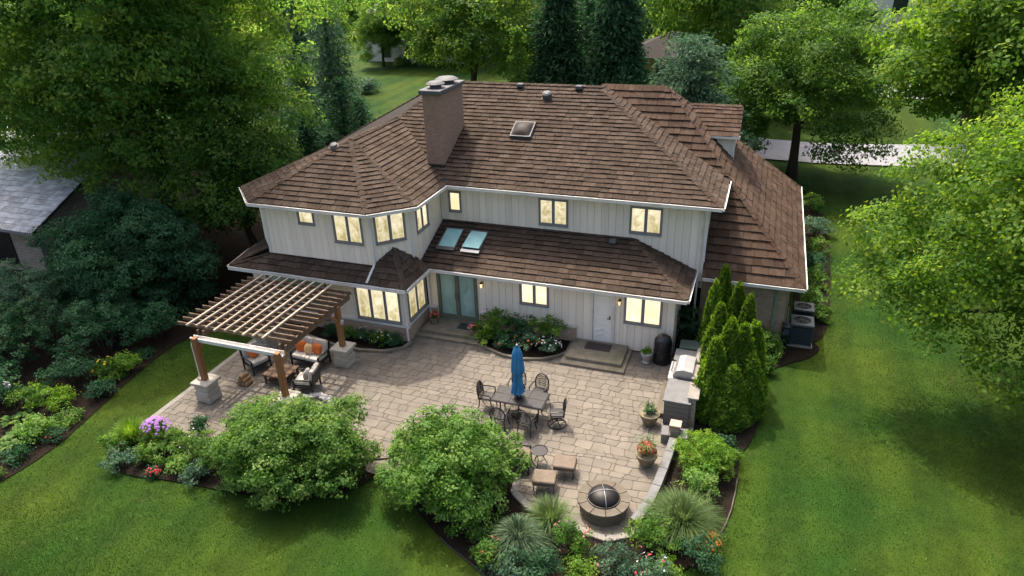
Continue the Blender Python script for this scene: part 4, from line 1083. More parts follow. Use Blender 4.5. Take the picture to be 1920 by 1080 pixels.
def pillow(x, y, z, rz, tilt, mat, label, s=.42):
    mb = MB(); bm = bmesh.new(); bmesh.ops.create_uvsphere(bm, u_segments=16, v_segments=10, radius=.5)
    Mx = Matrix.Translation((x, y, z)) @ Matrix.Rotation(rz, 4, 'Z') @ Matrix.Rotation(tilt, 4, 'X')
    for v in bm.verts:
        c = v.co; e = lambda q: math.copysign(abs(q * 2) ** .55 / 2, q)
        v.co = Mx @ Vector((e(c.x) * s, c.y * .17, e(c.z) * s))
    bm.verts.index_update(); mb.add([v.co for v in bm.verts], [[v.index for v in f.verts] for f in bm.faces]); bm.free()
    o = mb.build('pillow', M[mat], smooth=True); tag(o, label, 'pillow'); return o
pillow(-15.72, 18.98, .72, R(8), R(-18), 'orange', 'square orange pillow on the left end of the loveseat')
pillow(-15.33, 18.90, .70, R(-6), R(-22), 'peach', 'pale peach pillow between two orange pillows on the loveseat', .38)
pillow(-14.98, 18.96, .72, R(-12), R(-18), 'orange', 'square orange pillow on the right end of the loveseat')
pillow(-17.22, 18.05, .70, R(68), R(-20), 'orange', 'round orange pillow on the taupe armchair', .38)
pillow(-14.42, 17.42, .68, R(-78), R(-18), 'urn', 'pale pillow on the armchair by the wooden post', .38)
t = thing('coffee_table', 'low square wooden coffee table in the middle of the pergola', 'table', (-15.75, 17.65, 0))
for i in range(5): MB().cbox((-16.15 + i * .2, 17.65, .40), (.19, .95, .045), 0, .006, 1).build('plank', M['wicker'], t)
for sx in (-1, 1):
    for sy in (-1, 1): MB().cbox((-15.75 + sx * .42, 17.65 + sy * .4, .19), (.07, .07, .38)).build('leg', M['cedar'], t)
MB().cbox((-15.75, 17.65, .12), (.8, .76, .03)).build('shelf', M['cedar'], t)
t = thing('log_bundle', 'small bundle of split logs beside the taupe armchair', 'firewood', (-16.95, 17.0, 0))
for i, (x, z) in enumerate(((-.13, .1), (.03, .1), (.18, .09), (-.05, .24), (.12, .24), (.03, .37))):
    MB().tube([(-16.95 + x, 16.82, z), (-16.95 + x + .02, 17.18, z)], .078, 7).build('log', M['log'], t)
ORD = ('leftmost', 'second from the left', 'third from the left', 'middle one', 'third from the right', 'second from the right', 'rightmost')
for i, (x, y, s_) in enumerate(((-14.22, 16.9, .13), (-14.0, 17.0, .15), (-13.80, 17.1, .16), (-13.58, 17.06, .15), (-13.36, 17.0, .17), (-13.16, 16.86, .14), (-12.98, 16.68, .13))):
    mb = MB(); mb.cbox((x, y, s_ * .4), (s_ * 2, s_ * 1.5, s_ * .8), rng.uniform(0, 3), s_ * .3, 2)
    tag(mb.build('edging_stone', M['cobble']), ORD[i] + ' in the row of pale stones behind the large pergola bush', 'stone', 'stones edging the bed by the pergola')

# ---- dining set
t = thing('dining_table', 'dark rectangular patio dining table under the blue parasol', 'table', (-6.53, 18.26, 0))
for i in range(3):
    for j in range(2):
        mb = MB(); x0, x1 = -7.4 + i * .58, -7.4 + (i + 1) * .58 - .006; y0, y1 = 17.82 + j * .45, 17.82 + (j + 1) * .45 - .006
        mb.cbox(((x0 + x1) / 2, (y0 + y1) / 2, .72), (x1 - x0, y1 - y0, .028), 0, .004, 1); mb.build('top_tile', M['tabletop'], t)
mb = MB(); rr_ = [(-7.42, 17.80), (-5.64, 17.80), (-5.64, 18.72), (-7.42, 18.72)]
for a, b in zip(rr_, rr_[1:] + rr_[:1]): mb.tube([(*a, .705), (*b, .705)], .025, 6)
mb.build('rim', M['iron'], t)
for x, y in ((-7.2, 18.0), (-5.86, 18.0), (-5.86, 18.52), (-7.2, 18.52)):
    MB().tube([(x, y, .7), (x + .03, y, .4), (x - .02, y, .02)], [.03, .024, .03], 8).build('leg', M['iron'], t)
um = thing('parasol', 'closed blue patio parasol standing through the dining table', 'parasol', (-6.60, 18.22, 0))
MB().tube([(-6.6, 18.22, .05), (-6.6, 18.22, 2.75)], .022, 8).build('pole', M['iron'], um)
MB().lathe((-6.6, 18.22, .0), [(.26, 0), (.25, .05), (.06, .08), (.04, .25)], 18).build('base', M['iron'], um)
MB().lathe((-6.6, 18.22, .735), [(.15, 0), (.15, .03), (.05, .06), (.04, .12)], 14).build('table_collar', M['iron'], um)
MB().lathe((-6.6, 18.22, 2.74), [(.03, 0), (.035, .03), (.012, .07)], 8).build('finial', M['trim'], um)
mb = MB(); NS = 48; prof = [(.03, 2.76), (.10, 2.66), (.155, 2.40), (.185, 2.05), (.20, 1.80), (.19, 1.72), (.135, 1.64), (.14, 1.40), (.17, 1.14), (.205, .93)]
for k, (r_, z) in enumerate(prof):
    for j in range(NS):
        th = 2 * math.pi * j / NS; f_ = 1 + (.20 if k > 1 else .05) * math.cos(8 * th + .35 * k) + .07 * math.cos(3 * th + k)
        mb.v.append((-6.6 + r_ * f_ * math.cos(th), 18.22 + r_ * f_ * math.sin(th), z + .04 * math.sin(8 * th) * (k == len(prof) - 1)))
mb.f = [(k * NS + j, k * NS + (j + 1) % NS, (k + 1) * NS + (j + 1) % NS, (k + 1) * NS + j) for k in range(len(prof) - 1) for j in range(NS)] + [tuple(range(NS))]
cp = mb.build('canopy', M['blue'], um, smooth=True)
mb = MB(); mb.tube([(-6.6 + .155 * math.cos(a), 18.22 + .155 * math.sin(a), 1.67) for a in np.linspace(0, 2 * math.pi, 20, endpoint=False)], .014, 6, closed=True); mb.build('tie', M['blue'], cp)


def iron_chair(swivel):
    t = thing('patio_chair', 'x', 'chair')
    mb = MB(); mb.cbox((0, 0, .44), (.50, .48, .035), 0, .012, 2)
    mb.build('seat', M['iron'], t)
    MB().cbox((0, 0, .475), (.44, .42, .045), 0, .018, 2).build('seat_pad', M['tabletop'], t)
    fr_ = MB(); pts = []
    for k in range(15):
        a = math.pi * (k / 14); pts.append((.25 * math.cos(a), .24 + .06 * math.sin(a), .68 + .32 * math.sin(a)))
    pts = [(.24, .22, .45)] + pts + [(-.24, .22, .45)]
    fr_.tube(pts, .024, 6); fr_.build('back_frame', M['iron'], t)
    la = MB()
    for k in range(-4, 5):
        x = k * .05; top = .68 + .30 * math.sqrt(max(0, 1 - (x / .25) ** 2))
        la.tube([(x, .23, .50), (x, .29, top)], .010, 4)
    for k in range(5):
        c = (0, .255 + .01 * k, .60 + .085 * k); r_ = .05 + .0 * k
        la.tube([(c[0] + r_ * 2.6 * math.cos(a), c[1], c[2] + r_ * math.sin(a)) for a in np.linspace(0, 2 * math.pi, 12, endpoint=False)], .010, 4, closed=True)
    la.build('back_lattice', M['iron'], t)
    for s_ in (-1, 1):
        MB().tube([(s_ * .26, .24, .68), (s_ * .29, .05, .69), (s_ * .29, -.20, .67), (s_ * .27, -.22, .56), (s_ * .24, -.18, .45)], .022, 6).build('arm', M['iron'], t)
    if swivel:
        MB().tube([(0, 0, .43), (0, 0, .14)], .04, 8).build('stem', M['iron'], t)
        mb = MB(); mb.tube([(.30 * math.cos(a), .30 * math.sin(a), .035) for a in np.linspace(0, 2 * math.pi, 24, endpoint=False)], .022, 6, closed=True)
        for a in (0, 1, 2, 3): mb.tube([(0, 0, .15), (.3 * math.cos(a * math.pi / 2 + .5), .3 * math.sin(a * math.pi / 2 + .5), .04)], .018, 5)
        mb.build('base_ring', M['iron'], t)
    else:
        for sx in (-1, 1):
            for sy in (-1, 1): MB().tube([(sx * .21, sy * .2, .43), (sx * .22, sy * .22, .2), (sx * .25, sy * .26, .0)], .021, 6).build('leg', M['iron'], t)
    return t


p0 = iron_chair(False)
spots = [(-7.78, 18.32, R(92), 'black iron chair at the left end of the dining table'), (-6.15, 19.12, R(-8), 'black iron chair behind the dining table, right of the parasol'), (-6.95, 19.14, R(6), 'black iron chair behind the dining table, hidden by the parasol'),
         (-6.05, 17.42, R(176), 'black iron chair on the near side of the table beside the large bush'), (-6.98, 17.4, R(184), 'black iron chair on the near side of the table, nearly hidden by the bush')]
for i, (x, y, rz, lab) in enumerate(spots):
    c = p0 if i == 0 else copy_tree(p0)
    place(c, x, y, 0, rz); c['label'] = lab; c['group'] = 'iron chairs around the dining table'
c = iron_chair(True); place(c, -5.22, 18.1, 0, R(-72)); c['label'] = 'black iron swivel chair on a round base, turned away from the table'; c['group'] = 'iron chairs around the dining table'

# ---- side table and two ottomans
t = thing('side_table', 'small round black mesh side table next to the ottomans', 'table', (-5.18, 16.05, 0))
mb = MB(); mb.tube([(-5.18 + .25 * math.cos(a), 16.05 + .25 * math.sin(a), .52) for a in np.linspace(0, 2 * math.pi, 28, endpoint=False)], .017, 6, closed=True); mb.build('rim', M['iron'], t)
mb = MB(); mb.lathe((-5.18, 16.05, .51), [(.24, 0), (.24, .008)], 28); mb.build('top', M['mesh_'], t)
for a in (0.5, 2.6, 4.7): MB().tube([(-5.18 + .23 * math.cos(a), 16.05 + .23 * math.sin(a), .51), (-5.18 + .12 * math.cos(a), 16.05 + .12 * math.sin(a), .25), (-5.18 + .24 * math.cos(a), 16.05 + .24 * math.sin(a), 0)], .013, 6).build('leg', M['iron'], t)
mb = MB(); mb.tube([(-5.18 + .14 * math.cos(a), 16.05 + .14 * math.sin(a), .22) for a in np.linspace(0, 2 * math.pi, 18, endpoint=False)], .01, 5, closed=True); mb.build('stretcher', M['iron'], t)
def ottoman(x, y, rz, label):
    t = thing('ottoman', label, 'ottoman', (0, 0, 0), 'ottomans by the fire pit')
    MB().cbox((0, 0, .405), (.66, .58, .13), 0, .05, 3).build('cushion', M['cushion'], t)
    mb = MB()
    for k in range(4): mb.tube([(.335 * (1, -1, -1, 1)[k], .295 * (1, 1, -1, -1)[k], .345), (.335 * (1, -1, -1, 1)[(k + 1) % 4], .295 * (1, 1, -1, -1)[(k + 1) % 4], .345)], .010, 5)
    mb.build('piping', M['cushion'], t)
    mb = MB(); mb.cbox((0, 0, .32), (.64, .56, .03), 0, .008, 1); mb.build('frame', M['iron'], t)
    for sx in (-1, 1):
        for sy in (-1, 1): MB().tube([(sx * .28, sy * .24, .32), (sx * .30, sy * .26, .15), (sx * .27, sy * .24, 0)], .018, 6).build('leg', M['iron'], t)
    return place(t, x, y, 0, rz)
ottoman(-4.72, 15.08, R(10), 'tan cushioned ottoman nearest the fire pit grasses')
ottoman(-4.33, 15.88, R(6), 'tan cushioned ottoman beside the round mesh side table')
# club chair half hidden behind the large right-hand bush
t = cushioned('lounge_chair', 'dark framed lounge chair mostly hidden behind the bush near the ottomans', .74, -5.75, 15.75, R(100), 'cushion', cat='lounge chair')

# ---- fire pit
FX, FY = -2.9, 14.75
t = thing('fire_pit', 'round stone fire pit with a black mesh spark dome', 'fire pit', (FX, FY, 0))
mb = MB(); mb.lathe((FX, FY, 0), [(.66, 0), (.66, .15), (.645, .16), (.645, .30), (.66, .31), (.66, .36), (.5, .36), (.5, 0)], 32, True); mb.build('stone_ring', M['firestone'], t)
for k in range(10):
    a0, a1 = 2 * math.pi * (k + .03) / 10, 2 * math.pi * (k + .97) / 10; mb = MB(); n_ = 6; vv = []
    for j in range(n_ + 1):
        a = a0 + (a1 - a0) * j / n_
        for r_, z in ((.47, .36), (.73, .36), (.73, .45), (.47, .45)): vv.append((FX + r_ * math.cos(a), FY + r_ * math.sin(a), z))
    ff = [(0, 1, 2, 3), tuple(4 * n_ + q for q in (3, 2, 1, 0))] + [(4 * j + q, 4 * j + 4 + q, 4 * j + 4 + (q + 1) % 4, 4 * j + (q + 1) % 4) for j in range(n_) for q in range(4)]
    mb.add(vv, ff); mb.build('cap_stone', M['firestone'], t)
MB().lathe((FX, FY, .2), [(.49, 0), (.49, .02)], 24).build('ash_bed', M['mulch'], t)
mb = MB(); prof = [(.43 * math.cos(a), .02 + .26 * math.sin(a)) for a in np.linspace(0, math.pi / 2 - .03, 8)]; mb.lathe((FX, FY, .45), prof, 24); sc = mb.build('spark_dome', M['mesh_'], t, smooth=True)
mb = MB(); mb.tube([(FX + .445 * math.cos(a), FY + .445 * math.sin(a), .465) for a in np.linspace(0, 2 * math.pi, 32, endpoint=False)], .022, 6, closed=True)
mb.build('dome_rim', M['iron'], sc)
mb = MB()
for a in (.4, 1.97, 3.54, 5.1): mb.tube([(FX + .44 * math.cos(q) * math.cos(a), FY + .44 * math.cos(q) * math.sin(a), .475 + .265 * math.sin(q)) for q in np.linspace(0, math.pi / 2, 8)], .009, 5)
mb.tube([(FX - .05, FY, .74), (FX, FY, .80), (FX + .05, FY, .74)], .01, 5); mb.build('dome_bands', M['steel'], sc)

# ---- low seat wall curving past the fire pit, pillar with a pink cap
t = thing('seat_wall', 'low pale stone seat wall along the right edge of the patio', 'wall', (-1.6, 16.3, 0))
wl = [(-1.95, 14.35), (-1.72, 15.1), (-1.60, 15.9), (-1.52, 16.7), (-1.46, 17.5), (-1.42, 18.2)]
for a, b in zip(wl[:-1], wl[1:]):
    d = Vector((b[0] - a[0], b[1] - a[1], 0)); an = math.atan2(d.y, d.x)
    MB().cbox(((a[0] + b[0]) / 2, (a[1] + b[1]) / 2, .11), (d.length - .012, .22, .22), an, .012, 1).build('wall_block', M['firestone'], t)
    MB().cbox(((a[0] + b[0]) / 2, (a[1] + b[1]) / 2, .245), (d.length - .012, .26, .05), an, .01, 1).build('coping', M['counter'], t)
t = thing('stone_pillar', 'short stone pillar with a square pink cap at the end of the counter', 'pillar', (-1.42, 18.5, 0))
MB().cbox((-1.42, 18.5, .28), (.26, .26, .56), 0, .02, 1).build('shaft', M['stonewall'], t); MB().cbox((-1.42, 18.5, .59), (.36, .36, .06), 0, .01, 1).build('cap', M['pinkcap'], t)
for dx in (-.3, .28):
    tag(MB().cbox((-1.42 + dx, 18.42, .17), (.24, .5, .34), .1, .015, 1).build('stone_block', M['counter']), 'grey stone block %s of the pink-capped pillar' % ('left' if dx < 0 else 'right'), 'stone block')

# ---- outdoor kitchen
t = thing('kitchen_counter', 'outdoor kitchen counter with grey stone top and plank sides beside the arborvitae', 'counter', (-1.45, 20.6, 0))
MB().box((-1.88, 19.2, 0), (-1.12, 20.45, .90)).build('cabinet', M['cab'], t)
for k in range(5): MB().box((-1.9, 19.165, .03 + k * .175), (-1.1, 19.198, .195 + k * .175)).build('plank', M['cab'], t)
MB().cbox((-1.5, 19.82, .93), (.9, 1.36, .06), 0, .01, 1).build('countertop', M['counter'], t)
MB().box((-1.9, 21.75, 0), (-1.12, 22.5, .90)).build('cabinet', M['cab'], t)
MB().cbox((-1.5, 22.1, .93), (.9, .8, .06), 0, .01, 1).build('countertop', M['counter'], t)
MB().box((-1.10, 19.3, 0), (-.92, 22.4, 1.05)).build('back_wall', M['stonewall'], t)
for y_ in (19.75, 20.9, 22.0): MB().cbox((-1.02, y_, 1.085), (.36, .95, .06), 0, .01, 1).build('bar_ledge', M['concrete'], t)
MB().box((-2.2, 19.5, .0), (-1.9, 21.5, .16)).build('kick_step', M['firestone'], t)
t = thing('gas_grill', 'steel gas grill with closed hood built into the counter', 'grill', (-1.5, 21.1, 0))
MB().box((-1.86, 20.5, .02), (-1.13, 21.7, .86)).build('grill_body', M['iron'], t)
MB().cbox((-1.86, 21.1, .89), (.28, 1.15, .05), 0, .01, 1).build('front_shelf', M['steel'], t)
mb = MB(); prof = [(-.36, 0), (-.36, .16), (-.26, .30), (-.06, .36), (.28, .32), (.36, .12), (.36, 0)]; n_ = len(prof)
mb.add([(-1.46 + a, y_, .92 + b) for y_ in (20.58, 21.62) for a, b in prof], [tuple(range(n_)), tuple(range(2 * n_ - 1, n_ - 1, -1))] + [(i, (i + 1) % n_ + 0, (i + 1) % n_ + n_, i + n_) for i in range(n_)])
hd = mb.build('hood', M['steel'], t)
mb = MB(); mb.tube([(-1.86, 20.75, 1.06), (-1.90, 20.78, 1.08), (-1.90, 21.42, 1.08), (-1.86, 21.45, 1.06)], .014, 6); mb.build('hood_handle', M['iron'], hd)
for k in range(4): MB().tube([(-2.0, 20.75 + k * .23, .83), (-2.045, 20.75 + k * .23, .83)], .028, 10).build('knob', M['iron'], t)
tag(MB().cbox((-1.45, 22.95, .48), (.85, .62, .96), .05, .05, 2).build('covered_box', M['greencover']), 'storage box under a dark green cover behind the grill', 'storage box')
t = thing('covered_smoker', 'tall smoker under a black vinyl cover against the white wall', 'smoker', (-2.5, 22.98, 0))
mb = MB(); NS = 28
for k, (r_, z) in enumerate([(.33, .0), (.34, .12), (.31, .45), (.33, .72), (.32, .95), (.29, 1.02), (.14, 1.16), (.02, 1.2)]):
    for j in range(NS):
        a = 2 * math.pi * j / NS; f_ = 1 + .045 * math.cos(5 * a + 1.7 * k) + .03 * math.cos(9 * a - k); mb.v.append((-2.5 + r_ * f_ * math.cos(a), 22.98 + r_ * f_ * math.sin(a), z))
mb.f = [(k * NS + j, k * NS + (j + 1) % NS, (k + 1) * NS + (j + 1) % NS, (k + 1) * NS + j) for k in range(7) for j in range(NS)]
mb.build('cover', M['black'], t, smooth=True)
mb = MB(); mb.tube([(-2.5 + .335 * math.cos(a), 22.98 + .335 * math.sin(a), .5) for a in np.linspace(0, 2 * math.pi, 20, endpoint=False)], .012, 5, closed=True); mb.build('strap', M['iron'], t)
# door mats
tag(MB().cbox((-4.95, 22.95, .242), (1.0, .55, .012), 0, .004, 1).build('door_mat', M['mat']), 'dark brown door mat on the landing of the white back door', 'mat')
tag(MB().cbox((-10.35, 22.95, .242), (1.0, .5, .012), 0, .004, 1).build('door_mat', M['greenmat']), 'dark green mat in front of the sliding door', 'mat')

# ---- air conditioners at the garage corner
def condenser(x, y, s_, h, label):
    t = thing('air_conditioner', label, 'air conditioner', (x, y, 0), 'condensers at the garage corner')
    MB().cbox((x, y, LZ + .06), (s_ + .15, s_ + .15, .12)).build('pad', M['concrete'], t)
    MB().box((x - s_ / 2 + .03, y - s_ / 2 + .03, .0), (x + s_ / 2 - .03, y + s_ / 2 - .03, h)).build('coil_core', M['black'], t)
    for k in range(12):
        z = .04 + k * (h - .12) / 12; mb = MB()
        for (a, b) in (((-1, -1), (1, -1)), ((1, -1), (1, 1)), ((1, 1), (-1, 1)), ((-1, 1), (-1, -1))):
            dx, dy = (b[0] - a[0]) / 2, (b[1] - a[1]) / 2
            mb.cbox((x + (a[0] + b[0]) / 2 * s_ / 2, y + (a[1] + b[1]) / 2 * s_ / 2, z), (abs(dx) * s_ + .02, abs(dy) * s_ + .02, .03))
        mb.build('louvre', M['ac'], t)
    for sx in (-1, 1):
        for sy in (-1, 1): MB().cbox((x + sx * s_ / 2, y + sy * s_ / 2, h / 2), (.06, .06, h)).build('corner_post', M['ac'], t)
    mb = MB(); q = s_ / 2 + .03
    n_ = 24; vv = []; ff = []
    for j in range(n_):
        a = 2 * math.pi * j / n_; c, s2 = math.cos(a), math.sin(a); k2 = q / max(abs(c), abs(s2))
        vv += [(x + c * k2, y + s2 * k2, h + .05), (x + c * s_ * .40, y + s2 * s_ * .40, h + .06), (x + c * k2, y + s2 * k2, h - .03)]
    for j in range(n_):
        j2 = (j + 1) % n_; ff += [(3 * j, 3 * j2, 3 * j2 + 1, 3 * j + 1), (3 * j + 2, 3 * j2 + 2, 3 * j2, 3 * j)]
    mb.add(vv, ff); mb.build('top_rim', M['aclight'], t)
    MB().lathe((x, y, h - .08), [(s_ * .4, 0), (s_ * .4, .02)], 20).build('fan_well', M['black'], t)
    mb = MB()
    for r_ in (.1, .18, .26, .34): mb.tube([(x + r_ * s_ * 1.15 * math.cos(a), y + r_ * s_ * 1.15 * math.sin(a), h + .055) for a in np.linspace(0, 2 * math.pi, 18, endpoint=False)], .007, 4, closed=True)
    for a in range(8): mb.tube([(x, y, h + .06), (x + .4 * s_ * math.cos(a * .785), y + .4 * s_ * math.sin(a * .785), h + .055)], .006, 4)
    mb.build('fan_guard', M['iron'], t)
    for a in range(4):
        mb = MB(); c, s2 = math.cos(a * 1.57 + .3), math.sin(a * 1.57 + .3); mb.poly([(x + .03 * c, y + .03 * s2, h - .02), (x + .28 * c - .09 * s2, y + .28 * s2 + .09 * c, h - .045), (x + .30 * c + .06 * s2, y + .30 * s2 - .06 * c, h), ]); mb.build('fan_blade', M['ac'], t)
    return t
condenser(2.42, 26.1, .78, .85, 'blue grey air conditioner nearer the lawn, with louvred sides')
condenser(2.5, 27.35, .70, .85, 'smaller air conditioner farther back along the garage wall')
t = thing('meter_box', 'dark utility box beside the air conditioners at the garage wall', 'utility box', (1.9, 25.75, 0))
MB().cbox((1.86, 25.72, .45), (.34, .42, .75), 0, .02, 1).build('box', M['black'], t); MB().tube([(1.86, 25.86, .8), (1.84, 25.9, 1.5)], .025, 6).build('conduit', M['wframe'], t); MB().cbox((1.86, 25.5, .6), (.2, .03, .25)).build('cover_plate', M['ac'], t)

# ---- garden ornament on a stake in the left border
t = thing('garden_stake', 'pale flower shaped ornament on a thin stake in the left border', 'garden ornament', (-23.6, 13.2, LZ))
MB().tube([(-23.6, 13.2, LZ), (-23.58, 13.2, .5), (-23.66, 13.2, 1.1)], .015, 6).build('stake', M['iron'], t)
mb = MB()
for k in range(6):
    a = k * math.pi / 3; mb.tube([(-23.66, 13.2, 1.1), (-23.66 + .09 * math.cos(a), 13.16, 1.12 + .09 * math.sin(a)), (-23.66 + .15 * math.cos(a), 13.12, 1.14 + .15 * math.sin(a))], [.02, .05, .015], 6)
mb.build('flower_head', M['urn'], t)

# ================================================================== buildings beyond
def hip_house(name, label, x0, x1, y0, y1, zw, zr, wallmat, ridge_dir, exp, loc):
    pass
# neighbour on the left: stone walls, grey slate roof
nh = thing('neighbour_house', 'neighbouring stone house with a grey slate roof at the left edge', 'house', (-39, 28, 0))
NX1, NY0 = -32.6, 21.8
MB().box((-48, NY0 + .6, LZ), (NX1 - .7, 40, 2.5)).build('wall', M['stonewall'], nh)
MB().box((-37.3, NY0 + .55, .2), (-35.2, NY0 + .598, 2.2)).build('garage_door', M['black'], nh)
n0 = len(SH); SH2 = []
mbr = MB(); keep = SH; SH = SH2
roof_face(mbr, [(-48, NY0, 2.5), (NX1, NY0, 2.5), (NX1, 30.3, 6.4), (-48, 30.3, 6.4)], (-48, NY0, 2.5), (NX1, NY0, 2.5), .36, 0, wr=(.35, .8), t=.03)
roof_face(mbr, [(NX1, 38.6, 2.5), (-48, 38.6, 2.5), (-48, 30.3, 6.4), (NX1, 30.3, 6.4)], (NX1, 38.6, 2.5), (-48, 38.6, 2.5), .6, 0, wr=(.8, 1.6), t=.03)
nr = mbr.build('roof', M['roofbase'], nh)
def score2(s):
    a0, b0, a1, b1, v0, v1 = s['q']; c = s['o'] + s['U'] * ((a0 + b0) / 2) + s['V'] * v0; k = m.inverted() @ c
    px = k.x / -k.z * 1308.28; return -1e9 if (not s['rect'] or px < -990 or s['n'].y > 0) else -c.length
SH2.sort(key=lambda s: -score2(s))
st = MB(); lv_ = []
for i, s in enumerate(SH2):
    a0, b0, a1, b1, v0, v1 = s['q']; o, U, V, n, t_ = s['o'], s['U'], s['V'], s['n'], s['t']
    if i < 220 and score2(s) > -1e8:
        inst('slate', unit_mesh('shingle_slate', M['slate']), nr, fr(o + U * a0 + V * v0, U * (b0 - a0), V * (v1 - v0), n * t_)); continue
    P = lambda u, v, h: o + U * u + V * v + n * h
    st.add([P(a0, v0, -.01), P(b0, v0, -.01), P(b1, v1, -.03), P(a1, v1, -.03), P(a0, v0, t_), P(b0, v0, t_), P(b1, v1, .004), P(a1, v1, .004)], [(4, 5, 6, 7), (0, 1, 5, 4), (1, 2, 6, 5), (3, 0, 4, 7)]); lv_ += [rng.random()] * 4
st.build('slates', M['slate'], nh, kind='stuff', attr=lv_)
SH = keep
MB().add([(NX1 - .7, NY0 + .6, 2.5), (NX1 - .7, 38, 2.5), (NX1 - .7, 30.3, 6.2)], [(0, 1, 2)])
MB().slab([(NX1 - .72, NY0 + .6, 2.5), (NX1 - .72, 38, 2.5), (NX1 - .72, 30.3, 6.2)], (-.1, 0, 0)).build('gable', M['stonewall'], nh)
MB().box((-48, NY0 - .05, 2.36), (NX1, NY0 + .08, 2.47)).build('gutter', M['wframe'], nh)


def far_house(name, label, x, y, w, d, h, rise, wmat, rmat, wins):
    t = thing(name, label, 'house', (x, y, 0))
    MB().box((x - w / 2, y - d / 2, LZ), (x + w / 2, y + d / 2, h)).build('wall', M[wmat], t)
    e = .4; a, b, c_, d_ = (x - w / 2 - e, y - d / 2 - e, h), (x + w / 2 + e, y - d / 2 - e, h), (x + w / 2 + e, y + d / 2 + e, h), (x - w / 2 - e, y + d / 2 + e, h)
    r0, r1 = (x - w / 2 + d / 2, y, h + rise), (x + w / 2 - d / 2, y, h + rise)
    mb = MB(); mb.add([a, b, c_, d_, r0, r1], [(0, 1, 5, 4), (1, 2, 5), (2, 3, 4, 5), (3, 0, 4), (3, 2, 1, 0)]); mb.build('roof', M[rmat], t)
    for (u, z, ww, hh) in wins:
        f_ = MB().box((x + u - ww / 2 - .07, y - d / 2 - .06, z - .07), (x + u + ww / 2 + .07, y - d / 2 - .002, z + hh + .07)).build('window', M['trim'], t)
        MB().box((x + u - ww / 2, y - d / 2 - .075, z), (x + u + ww / 2, y - d / 2 - .061, z + hh)).build('pane', M['darkglass'], f_)
    return t
far_house('pale_house', 'pale grey house half hidden behind the bare-stemmed trees at the back left', -44, 92, 16, 10, 6.5, 3.0, 'cream', 'slate', ((-5, 1.0, 1.4, 1.5), (-1.5, 1.0, 1.4, 1.5), (2, 4.2, 1.2, 1.3), (2, 1.0, 1.4, 1.5), (5.5, 1.0, 1.4, 1.5), (-3, 4.2, 1.2, 1.3)))
far_house('brown_roofed_house', 'low house with a brown roof glimpsed behind the blue pine', -8, 84, 15, 9, 2.8, 2.2, 'brick', 'roofbase', ((-3, .9, 1.4, 1.2), (1, .9, 1.4, 1.2), (4.5, .9, 1.4, 1.2)))
far_house('white_house', 'tall white house showing above the trees at the top right', 15.5, 106, 12, 10, 10.0, 3.0, 'cream', 'slate', ((-4.2, 4.0, 1.6, 1.7), (-1.6, 5.2, 1.6, 1.8), (1.5, 5.2, 1.6, 1.8), (-4, 1.6, 1.6, 1.8), (1.5, 1.6, 1.6, 1.8)))
# board fence seen between yew and pergola
t = thing('board_fence', 'short run of weathered board fence in the shade behind the dark yew', 'fence', (-22.3, 26.4, LZ))
for k in range(9): MB().cbox((-23.5 + k * .3, 26.4, .55), (.14, .03, 1.35), 0, .004, 1).build('picket', M['cab'], t)
for z in (.25, .95): MB().cbox((-22.3, 26.45, z), (2.9, .05, .1)).build('rail', M['cab'], t)

# ================================================================== vegetation
def unit(a):
    return a / np.maximum(np.linalg.norm(a, axis=1, keepdims=True), 1e-9)


def leaf_quads(P, Nn, L, asp, rg, tang=None, fold=0.12):
    n = len(P)
    t = rg.normal(size=(n, 3)) if tang is None else tang + rg.normal(size=(n, 3)) * .35
    t = unit(t - Nn * (t * Nn).sum(1, keepdims=True)); b = np.cross(Nn, t)
    l = (L * rg.uniform(.65, 1.35, (n, 1))); w = l * asp
    V = np.empty((n, 4, 3)); mid = P - t * l * .06
    V[:, 0] = P - t * l * .5; V[:, 1] = mid + b * w * .5 + Nn * l * fold; V[:, 2] = P + t * l * .5; V[:, 3] = mid - b * w * .5 + Nn * l * fold
    return V.reshape(-1, 3)


def ell_lobes(rg, rad, n, lr=(.30, .44), inner=.62, low=-.75):
    """lobes spread through an ellipsoid, centre at the origin"""
    out = []; i = 0
    rx, ry, rz = rad; mean = (rx * ry * rz) ** (1 / 3)
    k = np.arange(n) + .5; ph = np.arccos(1 - 2 * k / n); th = math.pi * (1 + 5 ** .5) * k + rg.uniform(0, 6)
    for a, b in zip(ph, th):
        d = np.array([math.sin(a) * math.cos(b), math.sin(a) * math.sin(b), math.cos(a)]) + rg.normal(size=3) * .12
        if d[2] < low: continue
        out.append((d * np.array([rx, ry, rz]) * inner * rg.uniform(.82, 1.12), mean * rg.uniform(*lr)))
    for _ in range(max(2, n // 8)): out.append((rg.normal(size=3) * np.array([rx, ry, rz]) * .22, mean * .42))
    return out


